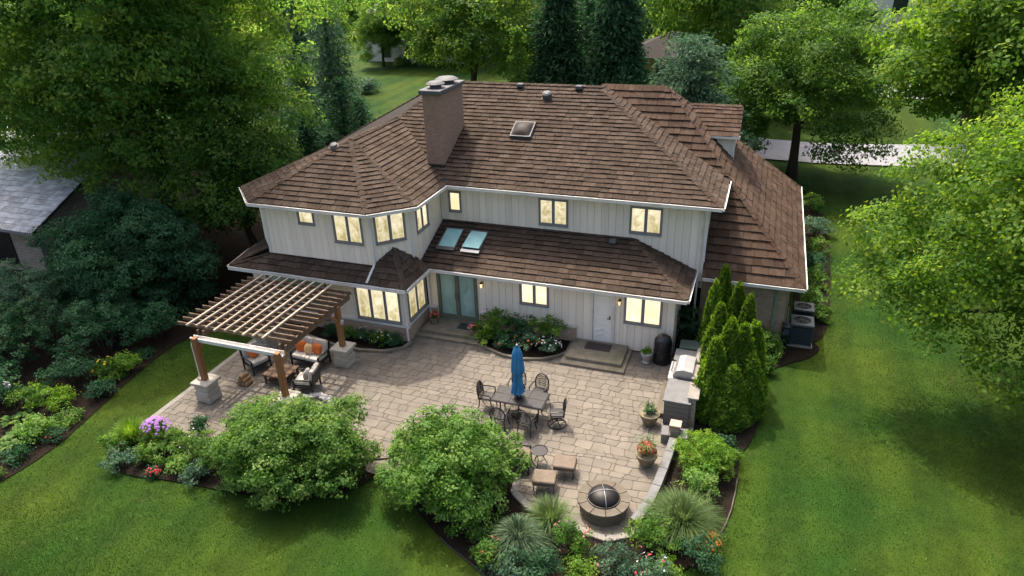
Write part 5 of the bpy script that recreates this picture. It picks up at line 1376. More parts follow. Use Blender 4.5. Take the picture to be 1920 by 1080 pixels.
def leaf_cloud(rg, lobes, per_m2, L, asp, cl=26, cr=.32, upb=.5, jit=.42, squash=.75, low=-.55, shell=(.74, 1.04), tone=.68):
    """leaf clusters on the surface of every lobe"""
    Cs, Ds, Ls = [], [], []
    for c, r in lobes:
        nc = max(4, int(per_m2 * 4 * math.pi * r * r / cl))
        d = unit(rg.normal(size=(nc * 2, 3))); d = d[d[:, 2] > low][:nc]
        rr_ = r * rg.uniform(*shell, (len(d), 1))
        Cs.append(c + d * rr_ * np.array([1, 1, squash])); Ds.append(d)
        Ls.append(np.full(len(d), rg.uniform(-.10, .10)))
    Cc = np.concatenate(Cs); D = np.concatenate(Ds); LB = np.concatenate(Ls); n = len(Cc)
    clv = rg.uniform(0, 1, n)
    P = np.repeat(Cc, cl, 0) + unit(rg.normal(size=(n * cl, 3))) * rg.uniform(0, 1, (n * cl, 1)) ** .45 * cr * 1.55 * np.array([1, 1, .6])
    Dn = np.repeat(D, cl, 0)
    Nn = unit(Dn * .85 + np.array([0, 0, upb]) + np.repeat(rg.normal(size=(n, 3)) * .28, cl, 0) + rg.normal(size=(n * cl, 3)) * jit)
    lv = np.clip(np.repeat(clv * tone + LB, cl) + rg.uniform(0, 1 - tone, n * cl), 0, 1)
    return leaf_quads(P, Nn, L, asp, rg), lv


def crown_mesh(name, rg, lobes, mat, **kw):
    V, lv = leaf_cloud(rg, lobes, **kw)
    return npmesh(name, V, len(lv), lv, LF[mat])


def trunk_mb(rg, base, top, r0, lobes=None, off=(0, 0, 0), nl=9, stems=1):
    mb = MB(); base = Vector(base); top = Vector(top)
    for s in range(stems):
        b = base + Vector((rg.uniform(-.25, .25), rg.uniform(-.25, .25), 0)) * (stems > 1)
        t = top + Vector((rg.uniform(-1.5, 1.5), rg.uniform(-1.5, 1.5), 0)) * (stems > 1)
        k = 7; pts = []; rad = []
        for i in range(k):
            f = i / (k - 1); p = b.lerp(t, f) + Vector((rg.normal() * .08, rg.normal() * .08, 0)) * (0 < i) ; pts.append(p)
            rad.append(r0 * (1.25 if i == 0 else 1) * (1 - .72 * f) / (stems ** .5))
        mb.tube(pts, rad, 8)
    if lobes:
        idx = rg.permutation(len(lobes))[:nl]
        for i in idx:
            c, r = lobes[i]; e = Vector(c) + Vector(off); f = rg.uniform(.35, .8); s = base.lerp(top, f)
            mid = s.lerp(e, .5) + Vector((0, 0, .08 * (e - s).length))
            mb.tube([s, s.lerp(mid, .5) + Vector((rg.normal() * .1, rg.normal() * .1, 0)), mid, e], [r0 * .42, r0 * .34, r0 * .25, r0 * .08], 6, False)
    return mb


def tree(name, label, x, y, h_c, rad, seed, mat, n=34, per=26, L=.2, asp=.6, r0=.25, group=None, stems=1, lobes_kw={}, cloud_kw={}, cat='tree', extra=()):
    rg = np.random.default_rng(seed)
    t = thing(name, label, cat, (x, y, LZ), group)
    lb = ell_lobes(rg, rad, n, **lobes_kw) + [(np.array([a - x, b - y, c - h_c]), r_) for a, b, c, r_ in extra]
    ck = dict(per_m2=per, L=L, asp=asp); ck.update(cloud_kw)
    me = crown_mesh('crown', rg, lb, mat, **ck)
    cr = meshobj('crown', me, t, (0, 0, h_c - LZ))
    tm = trunk_mb(rg, (0, 0, 0), (rg.uniform(-.3, .3), rg.uniform(-.3, .3), h_c - LZ + rad[2] * .45), r0, lb, (0, 0, h_c - LZ), stems=stems)
    me2 = bpy.data.meshes.new('trunk'); me2.from_pydata(tm.v, [], tm.f); me2.materials.append(M['bark'])
    for p in me2.polygons: p.use_smooth = True
    meshobj('trunk', me2, t)
    return t


def tree_copy(src, label, x, y, rz, sc, group=None):
    t = copy_tree(src); t.location = (x, y, LZ); t.rotation_euler = (0, 0, rz); t.scale = (sc[0], sc[0], sc[1]); t['label'] = label
    if group: t['group'] = group
    elif 'group' in t: del t['group']
    return t


# ---- large trees round the house
tree('shade_tree', 'huge leafy shade tree filling the upper left, overhanging the slate roof', -30.6, 28.5, 12.0, (9.0, 7.5, 11.0), 1, 'locust', 84, 34, .20, .62, .5, lobes_kw=dict(lr=(.20, .32), inner=.76), cloud_kw=dict(cl=30, cr=.42), extra=[(-37.7, 26, 5.8, 1.8), (-35.6, 26, 5.2, 1.7), (-33.2, 26, 4.9, 1.7), (-30.3, 25.6, 4.6, 1.7), (-27.8, 25.3, 4.2, 1.6), (-38.6, 27, 7.6, 1.9), (-35, 27, 7, 1.9), (-37.9, 28, 10, 2.2), (-22.3, 29, 9.4, 1.8), (-22, 28.5, 7.4, 1.6), (-22.8, 27.5, 5.8, 1.5), (-41, 27, 8, 2.2), (-40, 26.5, 11, 2.4)])
tree('shade_tree', 'lower drooping tree between the big shade tree and the wing roof', -23.6, 26.5, 4.4, (3.2, 3.4, 3.9), 2, 'maple', 34, 34, .18, .6, .22, cloud_kw=dict(cl=26, cr=.36))
big_r = tree('shade_tree', 'bright green shade tree overhanging the right lawn, nearest the camera', 10.8, 23.3, 6.6, (6.0, 5.2, 5.0), 3, 'honey', 74, 52, .145, .64, .35, lobes_kw=dict(lr=(.19, .30), inner=.76), cloud_kw=dict(cl=28, cr=.34), extra=[(3.9, 23, 4.0, 1.0), (4.2, 24, 5.6, 1.1), (5.0, 21.8, 4.4, 1.1), (4.7, 23.5, 5.0, 1.2), (5.3, 22.3, 3.6, 1.1), (6.2, 21.2, 3.4, 1.1), (7.6, 20.4, 3.1, 1.1), (4.6, 25, 5.5, 1.1), (5.4, 25.2, 6.9, 1.3), (6.2, 26, 7.6, 1.4), (8.3, 20.5, 2.6, 1.0), (9.4, 20.2, 3.2, 1.2), (6.8, 22.5, 6.0, 1.5), (6.5, 22, 4.6, 1.3)])
mid_r = tree('street_tree', 'round crowned tree on the front lawn beside the pale driveway', 2.24, 48.3, 6.0, (5.5, 4.9, 4.9), 4, 'maple', 56, 34, .19, .6, .33, lobes_kw=dict(lr=(.22, .34), inner=.72), cloud_kw=dict(cl=28, cr=.42, low=-.35), extra=[(-.6, 46.5, 2.6, 1.1), (5.0, 45.8, 1.9, 1.1), (4.0, 46.3, 2.4, 1.2), (6.5, 47.2, 2.4, 1.2), (-1.5, 47.5, 3.8, 1.3)])
yel = tree('shade_tree', 'yellow green tree at the top right corner above the bright shade tree', 10.4, 39.5, 9.0, (5.6, 5.0, 5.2), 5, 'honey', 50, 30, .22, .62, .35, lobes_kw=dict(lr=(.22, .34), inner=.72), cloud_kw=dict(cl=28, cr=.42))
back5 = tree('shade_tree', 'airy green tree behind the chimney with a slanting trunk', -21.3, 51.0, 9.4, (6.2, 5.5, 5.2), 6, 'locust', 46, 20, .26, .6, .32, lobes_kw=dict(lr=(.22, .34), inner=.72), cloud_kw=dict(cl=26, cr=.5))
multi = tree('multi_stem_tree', 'thin many-stemmed tree in front of the pale far house', -44.0, 86.0, 9.5, (5.0, 4.5, 5.5), 7, 'locust', 26, 12, .28, .55, .22, stems=5, cloud_kw=dict(cl=22, cr=.6))
# trees beyond the roof ridge and the street, on the crowns made above
for src, lab, x, y, rz, sc in (
    (back5, 'mid green tree straight behind the dormer, right of the dark conifers', -5.0, 60, 1.3, (1.0, 1.15)),
    (mid_r, 'tall green tree behind the round crowned street tree, left of the white house', 1.5, 70, 2.2, (1.15, 1.3)),
    (back5, 'tree just left of the white house at the top right', 2.9, 80, 3.6, (.75, 1.1)),
    (yel, 'yellowish tree overhanging the far end of the driveway', 14.5, 61, 2.0, (1.05, .95)),
    (mid_r, 'tree right of the white house, partly behind the yellow green tree', 19.5, 82, .7, (1.3, 1.5)),
    (mid_r, 'low leafy tree in front of the brown roofed house', -2.5, 74, 4.1, (.85, .8)),
    (back5, 'tall tree at the back left between the blue spruces and the stemmed tree', -38.5, 52, .5, (1.0, 1.1)),
    (mid_r, 'leafy tree behind the far lawn, right of the pale house', -38.0, 88.5, 5.2, (1.3, 1.5)),
    (back5, 'pale green tree standing behind the airy tree', -24.5, 70, 2.9, (1.2, 1.25)),
    (multi, 'sparse tree at the back edge of the far lawn', -34.5, 97, 2.0, (.9, 1.05)),
    (mid_r, 'leafy tree filling the gap between the airy tree and the dark spruces', -19.0, 66, 3.0, (1.1, 1.2)),
    (back5, 'tree behind the far spruces, left of the blue pine', -8.0, 72, 1.9, (1.1, 1.1)),
    (mid_r, 'leafy tree standing left of the many-stemmed tree', -47.0, 64, 1.2, (1.1, 1.3)),
    (mid_r, 'small leafy tree screening the left of the pale far house', -47.6, 83.5, 4.6, (.62, .8)),
    (back5, 'small airy tree screening the right of the pale far house', -42.6, 84.5, 2.6, (.55, .72)),
    (mid_r, 'small tree in front of the driveway, left of the street tree trunk', -1.6, 51.0, 2.2, (.42, .5)),
    (yel, 'broad tree behind the right shade tree near the frame edge', 15.0, 45, 4.0, (1.0, .9)),
):
    tree_copy(src, lab, x, y, rz, sc)


# ---- conifers
def conifer_mesh(seed, h, r, mat, whorls, nb, L=.22, asp=.28, droop=.35, base=.03, cl=16, cr=.2, jit=.55, power=.85):
    rg = np.random.default_rng(seed); Ps, Ds = [], []
    for w in range(whorls):
        f = (w + rg.uniform(-.3, .3)) / whorls; f = min(max(f, base), .985); z = h * f; rad = r * (1 - f) ** power * rg.uniform(.85, 1.12)
        n = max(4, int(nb * (1 - f * .75)))
        for k in range(n):
            a = 2 * math.pi * (k + rg.uniform(-.4, .4)) / n + w; rb = rad * rg.uniform(.75, 1.12)
            m_ = max(2, int(rb / .30))
            for q in range(m_):
                s = (q + 1) / m_
                Ps.append((math.cos(a) * rb * s, math.sin(a) * rb * s, z - droop * rb * s * s + .12 * rb * math.sin(3.1 * s))); Ds.append((math.cos(a), math.sin(a), -.25))
    C_ = np.array(Ps); D = unit(np.array(Ds)); n = len(C_)
    P = np.repeat(C_, cl, 0) + rg.normal(size=(n * cl, 3)) * cr * np.array([1, 1, .55]); Dn = np.repeat(D, cl, 0)
    Nn = unit(np.array([0, 0, .8]) + Dn * .35 + rg.normal(size=P.shape) * jit)
    lv = np.clip(np.repeat(rg.uniform(0, .55, n), cl) + rg.uniform(0, .45, n * cl), 0, 1)
    V = leaf_quads(P, Nn, L, asp, rg, tang=Dn, fold=.05)
    return npmesh('crown', V, len(lv), lv, LF[mat])


def conifer(name, label, x, y, me, h, r0, rz=0, sc=(1, 1), group=None):
    t = thing(name, label, 'conifer', (x, y, LZ), group)
    meshobj('crown', me, t, (0, 0, 0), (sc[0], sc[0], sc[1]), rz)
    tm = MB().tube([(0, 0, 0), (0, 0, h * sc[1] * .5), (0, 0, h * sc[1] * .94)], [r0, r0 * .6, .03], 8)
    me2 = bpy.data.meshes.new('trunk'); me2.from_pydata(tm.v, [], tm.f); me2.materials.append(M['bark']); meshobj('trunk', me2, t)
    return t


sp_dark = conifer_mesh(21, 15, 3.3, 'deep', 46, 17, .36, .36, .30, cl=16, cr=.3)
sp_blue = conifer_mesh(22, 10, 2.6, 'blue', 28, 14, .26, .30, .32, cl=16, cr=.24)
pine = conifer_mesh(23, 10, 4.2, 'blue', 20, 13, .30, .30, .02, cl=26, cr=.30, jit=.7, power=.5)
conifer('dark_spruce', 'dark spruce behind the main ridge, left of a matching pair', -13.9, 48.5, sp_dark, 15, .3, .4, (1.0, 1.1))
conifer('dark_spruce', 'dark spruce behind the main ridge, right of the matching pair', -9.8, 48.5, sp_dark, 15, .3, 2.0, (1.02, 1.15))
conifer('dark_spruce', 'dark spruce filling the gap behind the matching pair', -12.0, 54, sp_dark, 15, .3, 3.3, (1.2, 1.2))
conifer('cone_evergreen', 'dense cone shaped evergreen just left of the dark spruces', -16.2, 46.5, conifer_mesh(24, 9.6, 1.5, 'maple', 34, 14, .2, .5, .1, cl=18, cr=.2), 9.6, .2)
conifer('blue_pine', 'spreading blue green pine beside the right end of the ridge', -4.3, 43.5, pine, 10, .26, 1.0, (1.0, .98))
conifer('blue_spruce', 'tall blue green spruce at the back left above the wing roof', -30.0, 45.0, sp_blue, 10, .22, .3, (1.1, 1.45))
conifer('blue_spruce', 'blue green spruce behind the clipped evergreens, farther left', -34.5, 48.0, sp_blue, 10, .22, 1.7, (1.1, 1.3))
up_me = conifer_mesh(25, 7.4, 1.75, 'deep', 30, 14, .19, .45, -.25, cl=18, cr=.2, power=.6)
for i, (x, y, s_, lab) in enumerate(((-24.6, 33.6, (1.05, .90), 'upright dark evergreen behind the wing roof, leftmost of a clump'), (-23.0, 35.0, (1.0, 1.08), 'tallest upright evergreen in the clump behind the wing roof'), (-21.4, 34.4, (.95, .95), 'upright evergreen in the clump nearest the chimney'), (-22.4, 32.6, (.85, .75), 'shortest upright evergreen at the front of the clump'), (-26.6, 36.5, (1.1, 1.15), 'upright evergreen standing behind the clump near the shade tree'))):
    conifer('upright_evergreen', lab, x, y, up_me, 7.4, .15, i * 1.3, s_, 'evergreens behind the wing')

# far wood that closes the view
def far_wood():
    rg = np.random.default_rng(77); Vs, ls = [], []
    xs = np.concatenate([np.linspace(-150, 60, 34), np.linspace(-110, 48, 24)]); ys = np.concatenate([np.full(34, 150.), np.full(24, 116.)]) + rg.uniform(-9, 9, 58)
    for x, y in zip(xs, ys):
        if abs(x - 15) < 11 and y < 135: continue
        h = rg.uniform(9, 15); lb = [(np.array([x, y, h * .55]) + rg.normal(size=3) * np.array([2.5, 2.5, h * .22]), rg.uniform(2.2, 3.6)) for _ in range(9)]
        V, lv = leaf_cloud(rg, lb, 2.6, .8, .6, cl=10, cr=.8); Vs.append(V); ls.append(lv)
    V = np.concatenate(Vs); lv = np.concatenate(ls)
    o = meshobj('far_wood', npmesh('far_wood', V, len(lv), lv, LF['maple']))
    tag(o, 'dense leafy wood closing the view at the top of the picture', 'wood', kind='stuff')
far_wood()


# ---- shrubs
def shrub(name, label, x, y, rad, seed, mat, n=16, per=90, L=.10, asp=.62, cat='shrub', group=None, z0=None, cl=22, cr=.13, lobes_kw=None, flowers=None, stems=True, **ck):
    """mound of foliage on short stems; flowers = (material key, count, size, (zmin, zmax) share)"""
    rg = np.random.default_rng(seed); z0 = LZ if z0 is None else z0
    t = thing(name, label, cat, (x, y, z0), group)
    lk = dict(lr=(.34, .48), inner=.58, low=-.5); lk.update(lobes_kw or {})
    lb = ell_lobes(rg, rad, n, **lk)
    V, lv = leaf_cloud(rg, lb, per, L, asp, cl=cl, cr=cr, **ck)
    V[:, 2] = np.maximum(V[:, 2], -rad[2] * .82 + .0)
    meshobj('foliage', npmesh('foliage', V, len(lv), lv, LF[mat]), t, (0, 0, rad[2] * .84))
    if stems:
        mb = MB()
        for _ in range(6):
            a = rg.uniform(0, 6.3); e = Vector((math.cos(a) * rad[0] * .5, math.sin(a) * rad[1] * .5, rad[2] * 1.0)); mb.tube([(e.x * .15, e.y * .15, 0), e * .5 + Vector((0, 0, rad[2] * .2)), e], [.035, .025, .01], 5, False)
        me = bpy.data.meshes.new('stems'); me.from_pydata(mb.v, [], mb.f); me.materials.append(M['bark']); meshobj('stems', me, t)
    for fl in (flowers or []):
        blossoms(t, rg, rad, *fl)
    return t


def blossoms(t, rg, rad, key, count, size, dome=(.15, 1.0), spread=1.0):
    """each blossom a ring of petals round a raised centre, joined per plant"""
    mb = MB()
    for _ in range(count):
        d = rg.normal(size=3); d[2] = abs(d[2]) + dome[0]; d /= np.linalg.norm(d)
        c = Vector((d[0] * rad[0] * spread, d[1] * rad[1] * spread, rad[2] * .84 + d[2] * rad[2] * 1.02)); n = Vector(d).normalized(); u = n.orthogonal().normalized(); v = n.cross(u); s = size * rg.uniform(.7, 1.25)
        k = 6; pts = [c + n * s * .35]
        for j in range(k * 2):
            a = math.pi * j / k; r_ = s * (1 if j % 2 == 0 else .62); pts.append(c + (u * math.cos(a) + v * math.sin(a)) * r_)
        mb.add(pts, [(0, j + 1, (j + 1) % (2 * k) + 1) for j in range(2 * k)])
    me = bpy.data.meshes.new('blossoms'); me.from_pydata(mb.v, [], mb.f); me.materials.append(FL[key]); meshobj('blossoms', me, t)


# two large hydrangea mounds that frame the lawn
shrub('large_bush', 'large rounded light green bush in front of the pergola', -12.1, 13.4, (2.5, 2.05, 1.35), 31, 'hydra', 64, 170, .092, .68, cat='bush', cr=.14, lobes_kw=dict(lr=(.22, .31), inner=.74, low=-.8))
shrub('large_bush', 'large rounded green bush in front of the dining table', -7.25, 14.15, (2.15, 1.9, 1.4), 32, 'hydra', 60, 170, .092, .68, cat='bush', cr=.14, lobes_kw=dict(lr=(.22, .31), inner=.74, low=-.8))
shrub('small_bush', 'dark green upright tuft at the back of the bush by the dining table', -8.6, 15.9, (.55, .5, .75), 33, 'maple', 10, 150, .09, .6, cat='bush')
# dark yew on the left, blue shrubs in front of it
shrub('yew', 'huge dark green rounded yew beside the pergola', -26.1, 21.3, (3.7, 3.3, 2.75), 34, 'yew', 60, 100, .13, .5, cat='bush', cr=.2, lobes_kw=dict(lr=(.22, .30), inner=.76, low=-.8))
for i, (x, y, rad, mat, lab) in enumerate((
    (-26.6, 15.6, (1.9, 1.7, 1.25), 'deep', 'wide dark green shrub at the left edge below the yew'), (-24.1, 17.4, (1.5, 1.4, 1.05), 'deep', 'dark green shrub directly in front of the yew'), (-28.6, 17.5, (1.9, 1.6, 1.5), 'blue', 'pale blue green shrub under the slate roofed house'),
    (-23.4, 15.2, (.9, .85, .55), 'deep', 'dark low shrub behind the yellow leaved clump in the left border'), (-22.5, 13.9, (.62, .58, .36), 'lime', 'bright yellow green clump in the left border'), (-23.5, 13.6, (.7, .6, .42), 'maple', 'mid green clump left of the bright yellow green one'),
    (-22.1, 16.5, (.48, .42, .36), 'lime', 'small yellow green plant near the lawn edge below the yew'), (-22.7, 16.1, (.4, .4, .3), 'maple', 'small plant with yellow flowers below the yew'), (-21.7, 12.4, (.6, .55, .36), 'hydra', 'light green plant behind the red flowers in the left border'),
    (-22.9, 18.9, (1.1, 1.2, .75), 'yew', 'low dark shrub at the foot of the yew'), (-24.9, 13.2, (1.0, .9, .7), 'deep', 'dark shrub behind the hosta in the left border'), (-25.3, 18.6, (1.3, 1.2, 1.0), 'deep', 'dark leafy shrub squeezed between the yew and its front neighbour'), (-29.5, 14.5, (1.8, 1.6, 1.3), 'blue', 'blue green shrub leaving the picture at the left edge'), (-26.3, 12.6, (1.2, 1.1, .8), 'maple', 'mid green shrub at the left edge above the hosta'), (-21.75, 14.9, (.4, .45, .25), 'deep', 'low dark plant at the lawn edge beside the bright clump'), (-24.4, 11.2, (.9, .8, .5), 'hydra', 'light green shrub at the left edge beside the hosta'), (-27.6, 19.6, (1.2, 1.0, 1.1), 'deep', 'dark shrub between the yew and the stone house'))):
    fl = {7: [('yellow', 9, .06)]}.get(i)
    rad = tuple(q * 1.25 for q in rad)
    shrub('shrub', lab, x, y, rad, 50 + i, mat, 14, 100, .09, .6, group='shrubs in the left border', flowers=fl)
shrub('flowering_plant', 'small plant with red flowers at the lawn edge of the left border', -21.1, 12.45, (.35, .35, .22), 65, 'deep', 8, 140, .07, .6, 'plant', flowers=[('red', 5, .035)])
shrub('groundcover_plant', 'low pale leaved plant at the far left of the border by the lawn', -22.3, 10.6, (.8, .6, .25), 66, 'hydra', 10, 120, .08, .6, 'plant')


def rosette(name, label, x, y, n, L, w, seed, mat, h=.25, cat='plant'):
    """broad arching leaves from one crown (hosta)"""
    rg = np.random.default_rng(seed); t = thing(name, label, cat, (x, y, LZ)); Vs = []; lv = []
    for i in range(n):
        a = rg.uniform(0, 6.28); l = L * rg.uniform(.6, 1.1); ww = w * rg.uniform(.7, 1.1); r_ = rg.uniform(.05, .45); c = np.array([math.cos(a), math.sin(a), 0]); s = np.array([-math.sin(a), math.cos(a), 0]); v = rg.uniform(0, 1)
        prev = None
        for q, (d, z, wd) in enumerate(((0, 0, .25), (.35, .10, 1), (.7, .08, .85), (1, -.06, .08))):
            p = c * (r_ + d * l) + np.array([0, 0, h * rg.uniform(.85, 1.15) + z * l]) ; e = (p + s * wd * ww / 2 + np.array([0, 0, .03]), p - s * wd * ww / 2 + np.array([0, 0, .03]))
            if prev is not None: Vs += [prev[0], prev[1], e[1], e[0]]; lv.append(v)
            prev = e
    lv = np.array(lv); meshobj('leaves', npmesh('leaves', np.array(Vs), len(lv), lv, LF[mat]), t)
    mb = MB()
    for i in range(9):
        a = i * .7; mb.tube([(0, 0, 0), (.3 * math.cos(a), .3 * math.sin(a), h)], .008, 4, False)
    me = bpy.data.meshes.new('stalks'); me.from_pydata(mb.v, [], mb.f); me.materials.append(LF['maple']); meshobj('stalks', me, t)
    return t
for i, (x, y, mat, lab) in enumerate(((-21.35, 11.3, 'deep', 'low dark plant at the lawn edge below the hosta'), (-21.5, 13.3, 'hydra', 'low light green plant at the lawn edge beside the red flowers'), (-22.0, 15.7, 'maple', 'low green plant at the lawn edge, midway along the left border'), (-22.3, 17.4, 'deep', 'low dark plant at the lawn edge near the yew'), (-21.3, 10.2, 'maple', 'low green plant at the bottom of the left border'))):
    shrub('groundcover_plant', lab, x, y, (.55, .6, .2), 600 + i, mat, 10, 120, .08, .6, 'plant', group='low plants along the left border')
rosette('hosta', 'hosta with broad pale leaves in the left border', -22.1, 11.9, 60, .34, .20, 71, 'hydra')
rosette('hosta', 'smaller hosta tucked behind the broad pale one', -22.9, 12.7, 40, .28, .16, 72, 'maple')


def blades(name, label, x, y, n, h, spread, width, seed, mat, arch=.8, cat='grass', plumes=0, z0=None):
    rg = np.random.default_rng(seed); t = thing(name, label, cat, (x, y, LZ if z0 is None else z0))
    a = rg.uniform(0, 2 * math.pi, n); out = np.stack([np.cos(a), np.sin(a), np.zeros(n)], 1); side = np.stack([-np.sin(a), np.cos(a), np.zeros(n)], 1)
    l = h * rg.uniform(.65, 1.15, (n, 1)); sp = spread * rg.uniform(.15, 1.0, (n, 1)); r0 = rg.uniform(0, .16, (n, 1)); S = 5
    F = np.linspace(0, 1, S + 1); rings = []
    for f in F:
        p = out * (r0 + sp * f ** 1.5) + np.array([0, 0, 1]) * l * (f - arch * .55 * f ** 2.6 * np.minimum(1.6, sp / spread + .3)); w = width * (1 - f ** 2) * .5 + .002; rings.append((p + side * w, p - side * w))
    V = np.stack([np.stack([rings[i][0], rings[i][1], rings[i + 1][1], rings[i + 1][0]], 1) for i in range(S)], 1).reshape(-1, 3)
    lv = np.repeat(rg.uniform(0, 1, n), S)
    meshobj('blades', npmesh('blades', V, n * S, lv, LF[mat]), t)
    if plumes:
        P = []; 
        for i in range(plumes):
            a_ = rg.uniform(0, 6.28); q = rg.uniform(.2, .9); c = np.array([math.cos(a_) * spread * q, math.sin(a_) * spread * q, h * rg.uniform(.85, 1.05)]); P.append(c + rg.normal(size=(30, 3)) * np.array([.03, .03, .09]))
        P = np.concatenate(P); Nn = unit(rg.normal(size=P.shape)); V = leaf_quads(P, Nn, .07, .18, rg, tang=np.tile([0, 0, 1.], (len(P), 1))); meshobj('plumes', npmesh('plumes', V, len(P), rg.uniform(.6, 1, len(P)), LF['grass']), t)
    return t


blades('ornamental_grass', 'large arching striped grass left of the fire pit', -4.75, 12.75, 1700, 1.45, 1.25, .013, 81, 'striped', 1.45)
blades('ornamental_grass', 'fine upright green grass behind the striped grass by the ottoman', -4.15, 13.75, 900, 1.05, .75, .010, 82, 'grass', .7)
blades('ornamental_grass', 'feathery pale fountain grass at the right end of the fire pit bed', -.72, 14.75, 2400, 1.2, 1.2, .011, 83, 'grass', .85, plumes=24)
blades('ornamental_grass', 'bright green upright grass clump at the left tip of the front bed', -18.35, 13.1, 1100, 1.0, .60, .013, 84, 'lime', .55)
# round bright shrub and its neighbours on the right
shrub('round_shrub', 'bright lime green rounded shrub at the end of the counter', -.42, 17.35, (1.0, .92, .68), 91, 'lime', 44, 380, .06, .38, cr=.07, lobes_kw=dict(lr=(.28, .34), inner=.70))
front = [
    (-.35, 16.15, (.55, .5, .48), 'hydra', 'small light green shrub between the lime shrub and the fountain grass', None), (-1.42, 13.75, (.68, .6, .52), 'maple', 'dense mid green shrub right of the fire pit', None), (-.15, 13.6, (.5, .45, .42), 'deep', 'dark shrub in front of the fountain grass', None),
    (-2.05, 12.75, (.62, .55, .45), 'blue', 'grey green rose bush with a pink bloom in the front bed', [('pink', 6, .05)]), (-1.15, 12.6, (.55, .5, .42), 'blue', 'grey green rose bush at the right of the front bed', [('red', 3, .05), ('white', 8, .035)]), (-3.35, 13.05, (.52, .42, .46), 'maple', 'bushy plant with pinkish seed heads below the fire pit', [('pink', 14, .045)]),
    (-2.9, 12.2, (.45, .4, .35), 'lime', 'yellow green plant in the middle of the front bed', None), (-3.9, 12.0, (.62, .55, .42), 'deep', 'dark leafy plant under the striped grass', None), (-4.5, 11.85, (.6, .5, .34), 'blue', 'blue grey plant at the bottom edge of the front bed', None), (-2.3, 11.7, (.5, .45, .36), 'hydra', 'pale green plant at the bottom centre of the front bed', None),
    (-.9, 12.95, (.4, .35, .3), 'lime', 'small yellow green plant at the right tip of the front bed', None), (-6.05, 12.75, (.6, .55, .55), 'maple', 'leafy plant at the foot of the dining table bush', None), (-6.7, 13.0, (.6, .5, .6), 'hydra', 'light green shrub low against the dining table bush', None), (-1.7, 11.95, (.45, .4, .3), 'deep', 'low dark plant at the lower right of the front bed', None),
    (-5.3, 12.05, (.5, .42, .34), 'maple', 'rusty flowered plant left of the striped grass', [('rust', 6, .05)]), (.15, 18.2, (.45, .4, .4), 'deep', 'dark shrub behind the lime green shrub', None), (-3.0, 11.55, (.4, .35, .3), 'lime', 'yellowish groundcover plant at the bottom edge of the picture', None)]
for i, (x, y, rad, mat, lab, fl) in enumerate(front):
    rad = tuple(q * 1.2 for q in rad)
    shrub('shrub', lab, x, y, rad, 100 + i, mat, 13, 150, .075, .6, group='plants in the front bed', flowers=fl, cr=.1)
shrub('flowering_plant', 'orange flowered plant at the right edge of the front bed', .02, 14.25, (.34, .42, .30), 121, 'maple', 9, 160, .06, .5, 'plant', flowers=[('orange', 60, .045)])
# left end of the front bed
for i, (x, y, rad, mat, lab, fl) in enumerate((
    (-17.25, 13.2, (.55, .5, .52), 'maple', 'purple phlox at the corner of the patio', [('purple', 90, .06, (.9, 1.0), .85)]), (-16.5, 13.0, (.62, .55, .45), 'hydra', 'light green shrub right of the purple phlox', None), (-15.6, 13.2, (.6, .55, .48), 'hydra', 'pale green shrub left of the pergola bush', [('white', 10, .03)]),
    (-17.7, 12.1, (.6, .5, .32), 'blue', 'blue green low shrub below the purple phlox', None), (-18.5, 12.5, (.45, .42, .34), 'maple', 'green shrub at the tip of the front bed below the grass', None), (-15.0, 12.3, (.45, .42, .30), 'blue', 'grey green shrub left of the large pergola bush', None), (-14.6, 12.9, (.6, .55, .5), 'maple', 'green shrub tucked against the large pergola bush', None),
    (-16.45, 14.15, (.3, .3, .38), 'deep', 'small clipped green shrub on the patio corner behind the phlox', None), (-14.9, 14.2, (.45, .4, .38), 'maple', 'small shrub at the patio edge behind the large pergola bush', None), (-15.8, 12.5, (.4, .35, .26), 'hydra', 'low light green plant right of the crimson flowers', None), (-17.1, 12.5, (.4, .35, .3), 'maple', 'low green plant left of the crimson flowers', None), (-13.6, 12.3, (.45, .35, .3), 'hydra', 'light green plant at the front foot of the large pergola bush', None))):
    rad = tuple(q * 1.22 for q in rad)
    shrub('shrub', lab, x, y, rad, 130 + i, mat, 12, 150, .075, .6, group='plants at the left of the front bed', flowers=fl, cr=.1)
shrub('flowering_plant', 'little plant with crimson flowers at the lawn edge of the front bed', -16.45, 12.05, (.25, .22, .18), 145, 'deep', 7, 180, .05, .6, 'plant', flowers=[('red', 26, .045)])
# bed under the windows between the doors
for i, (x, y, rad, mat, lab, fl) in enumerate((
    (-9.1, 22.75, (.72, .55, .58), 'maple', 'leafy rose bush nearest the sliding door', [('pink', 4, .05)]), (-8.1, 22.85, (.6, .5, .50), 'deep', 'dark green bush in the middle of the house bed', None), (-6.95, 22.85, (.68, .5, .58), 'maple', 'green rose bush with pale blooms nearest the back door landing', [('white', 10, .035)]),
    (-7.55, 22.2, (.5, .4, .34), 'blue', 'low plant with an orange flower at the front of the house bed', [('orange', 7, .05)]), (-6.75, 22.25, (.42, .36, .28), 'blue', 'silvery white flowered plant at the front of the house bed', [('white', 40, .04)]), (-9.35, 22.2, (.4, .36, .32), 'lime', 'light green plant at the left front of the house bed', None), (-8.5, 22.1, (.45, .36, .28), 'deep', 'dark low plant at the front of the house bed', [('red', 3, .05)]))):
    rad = tuple(q * 1.3 for q in rad)
    shrub('shrub', lab, x, y, rad, 150 + i, mat, 12, 150, .075, .6, group='plants in the bed between the doors', flowers=fl, cr=.1, z0=.06)
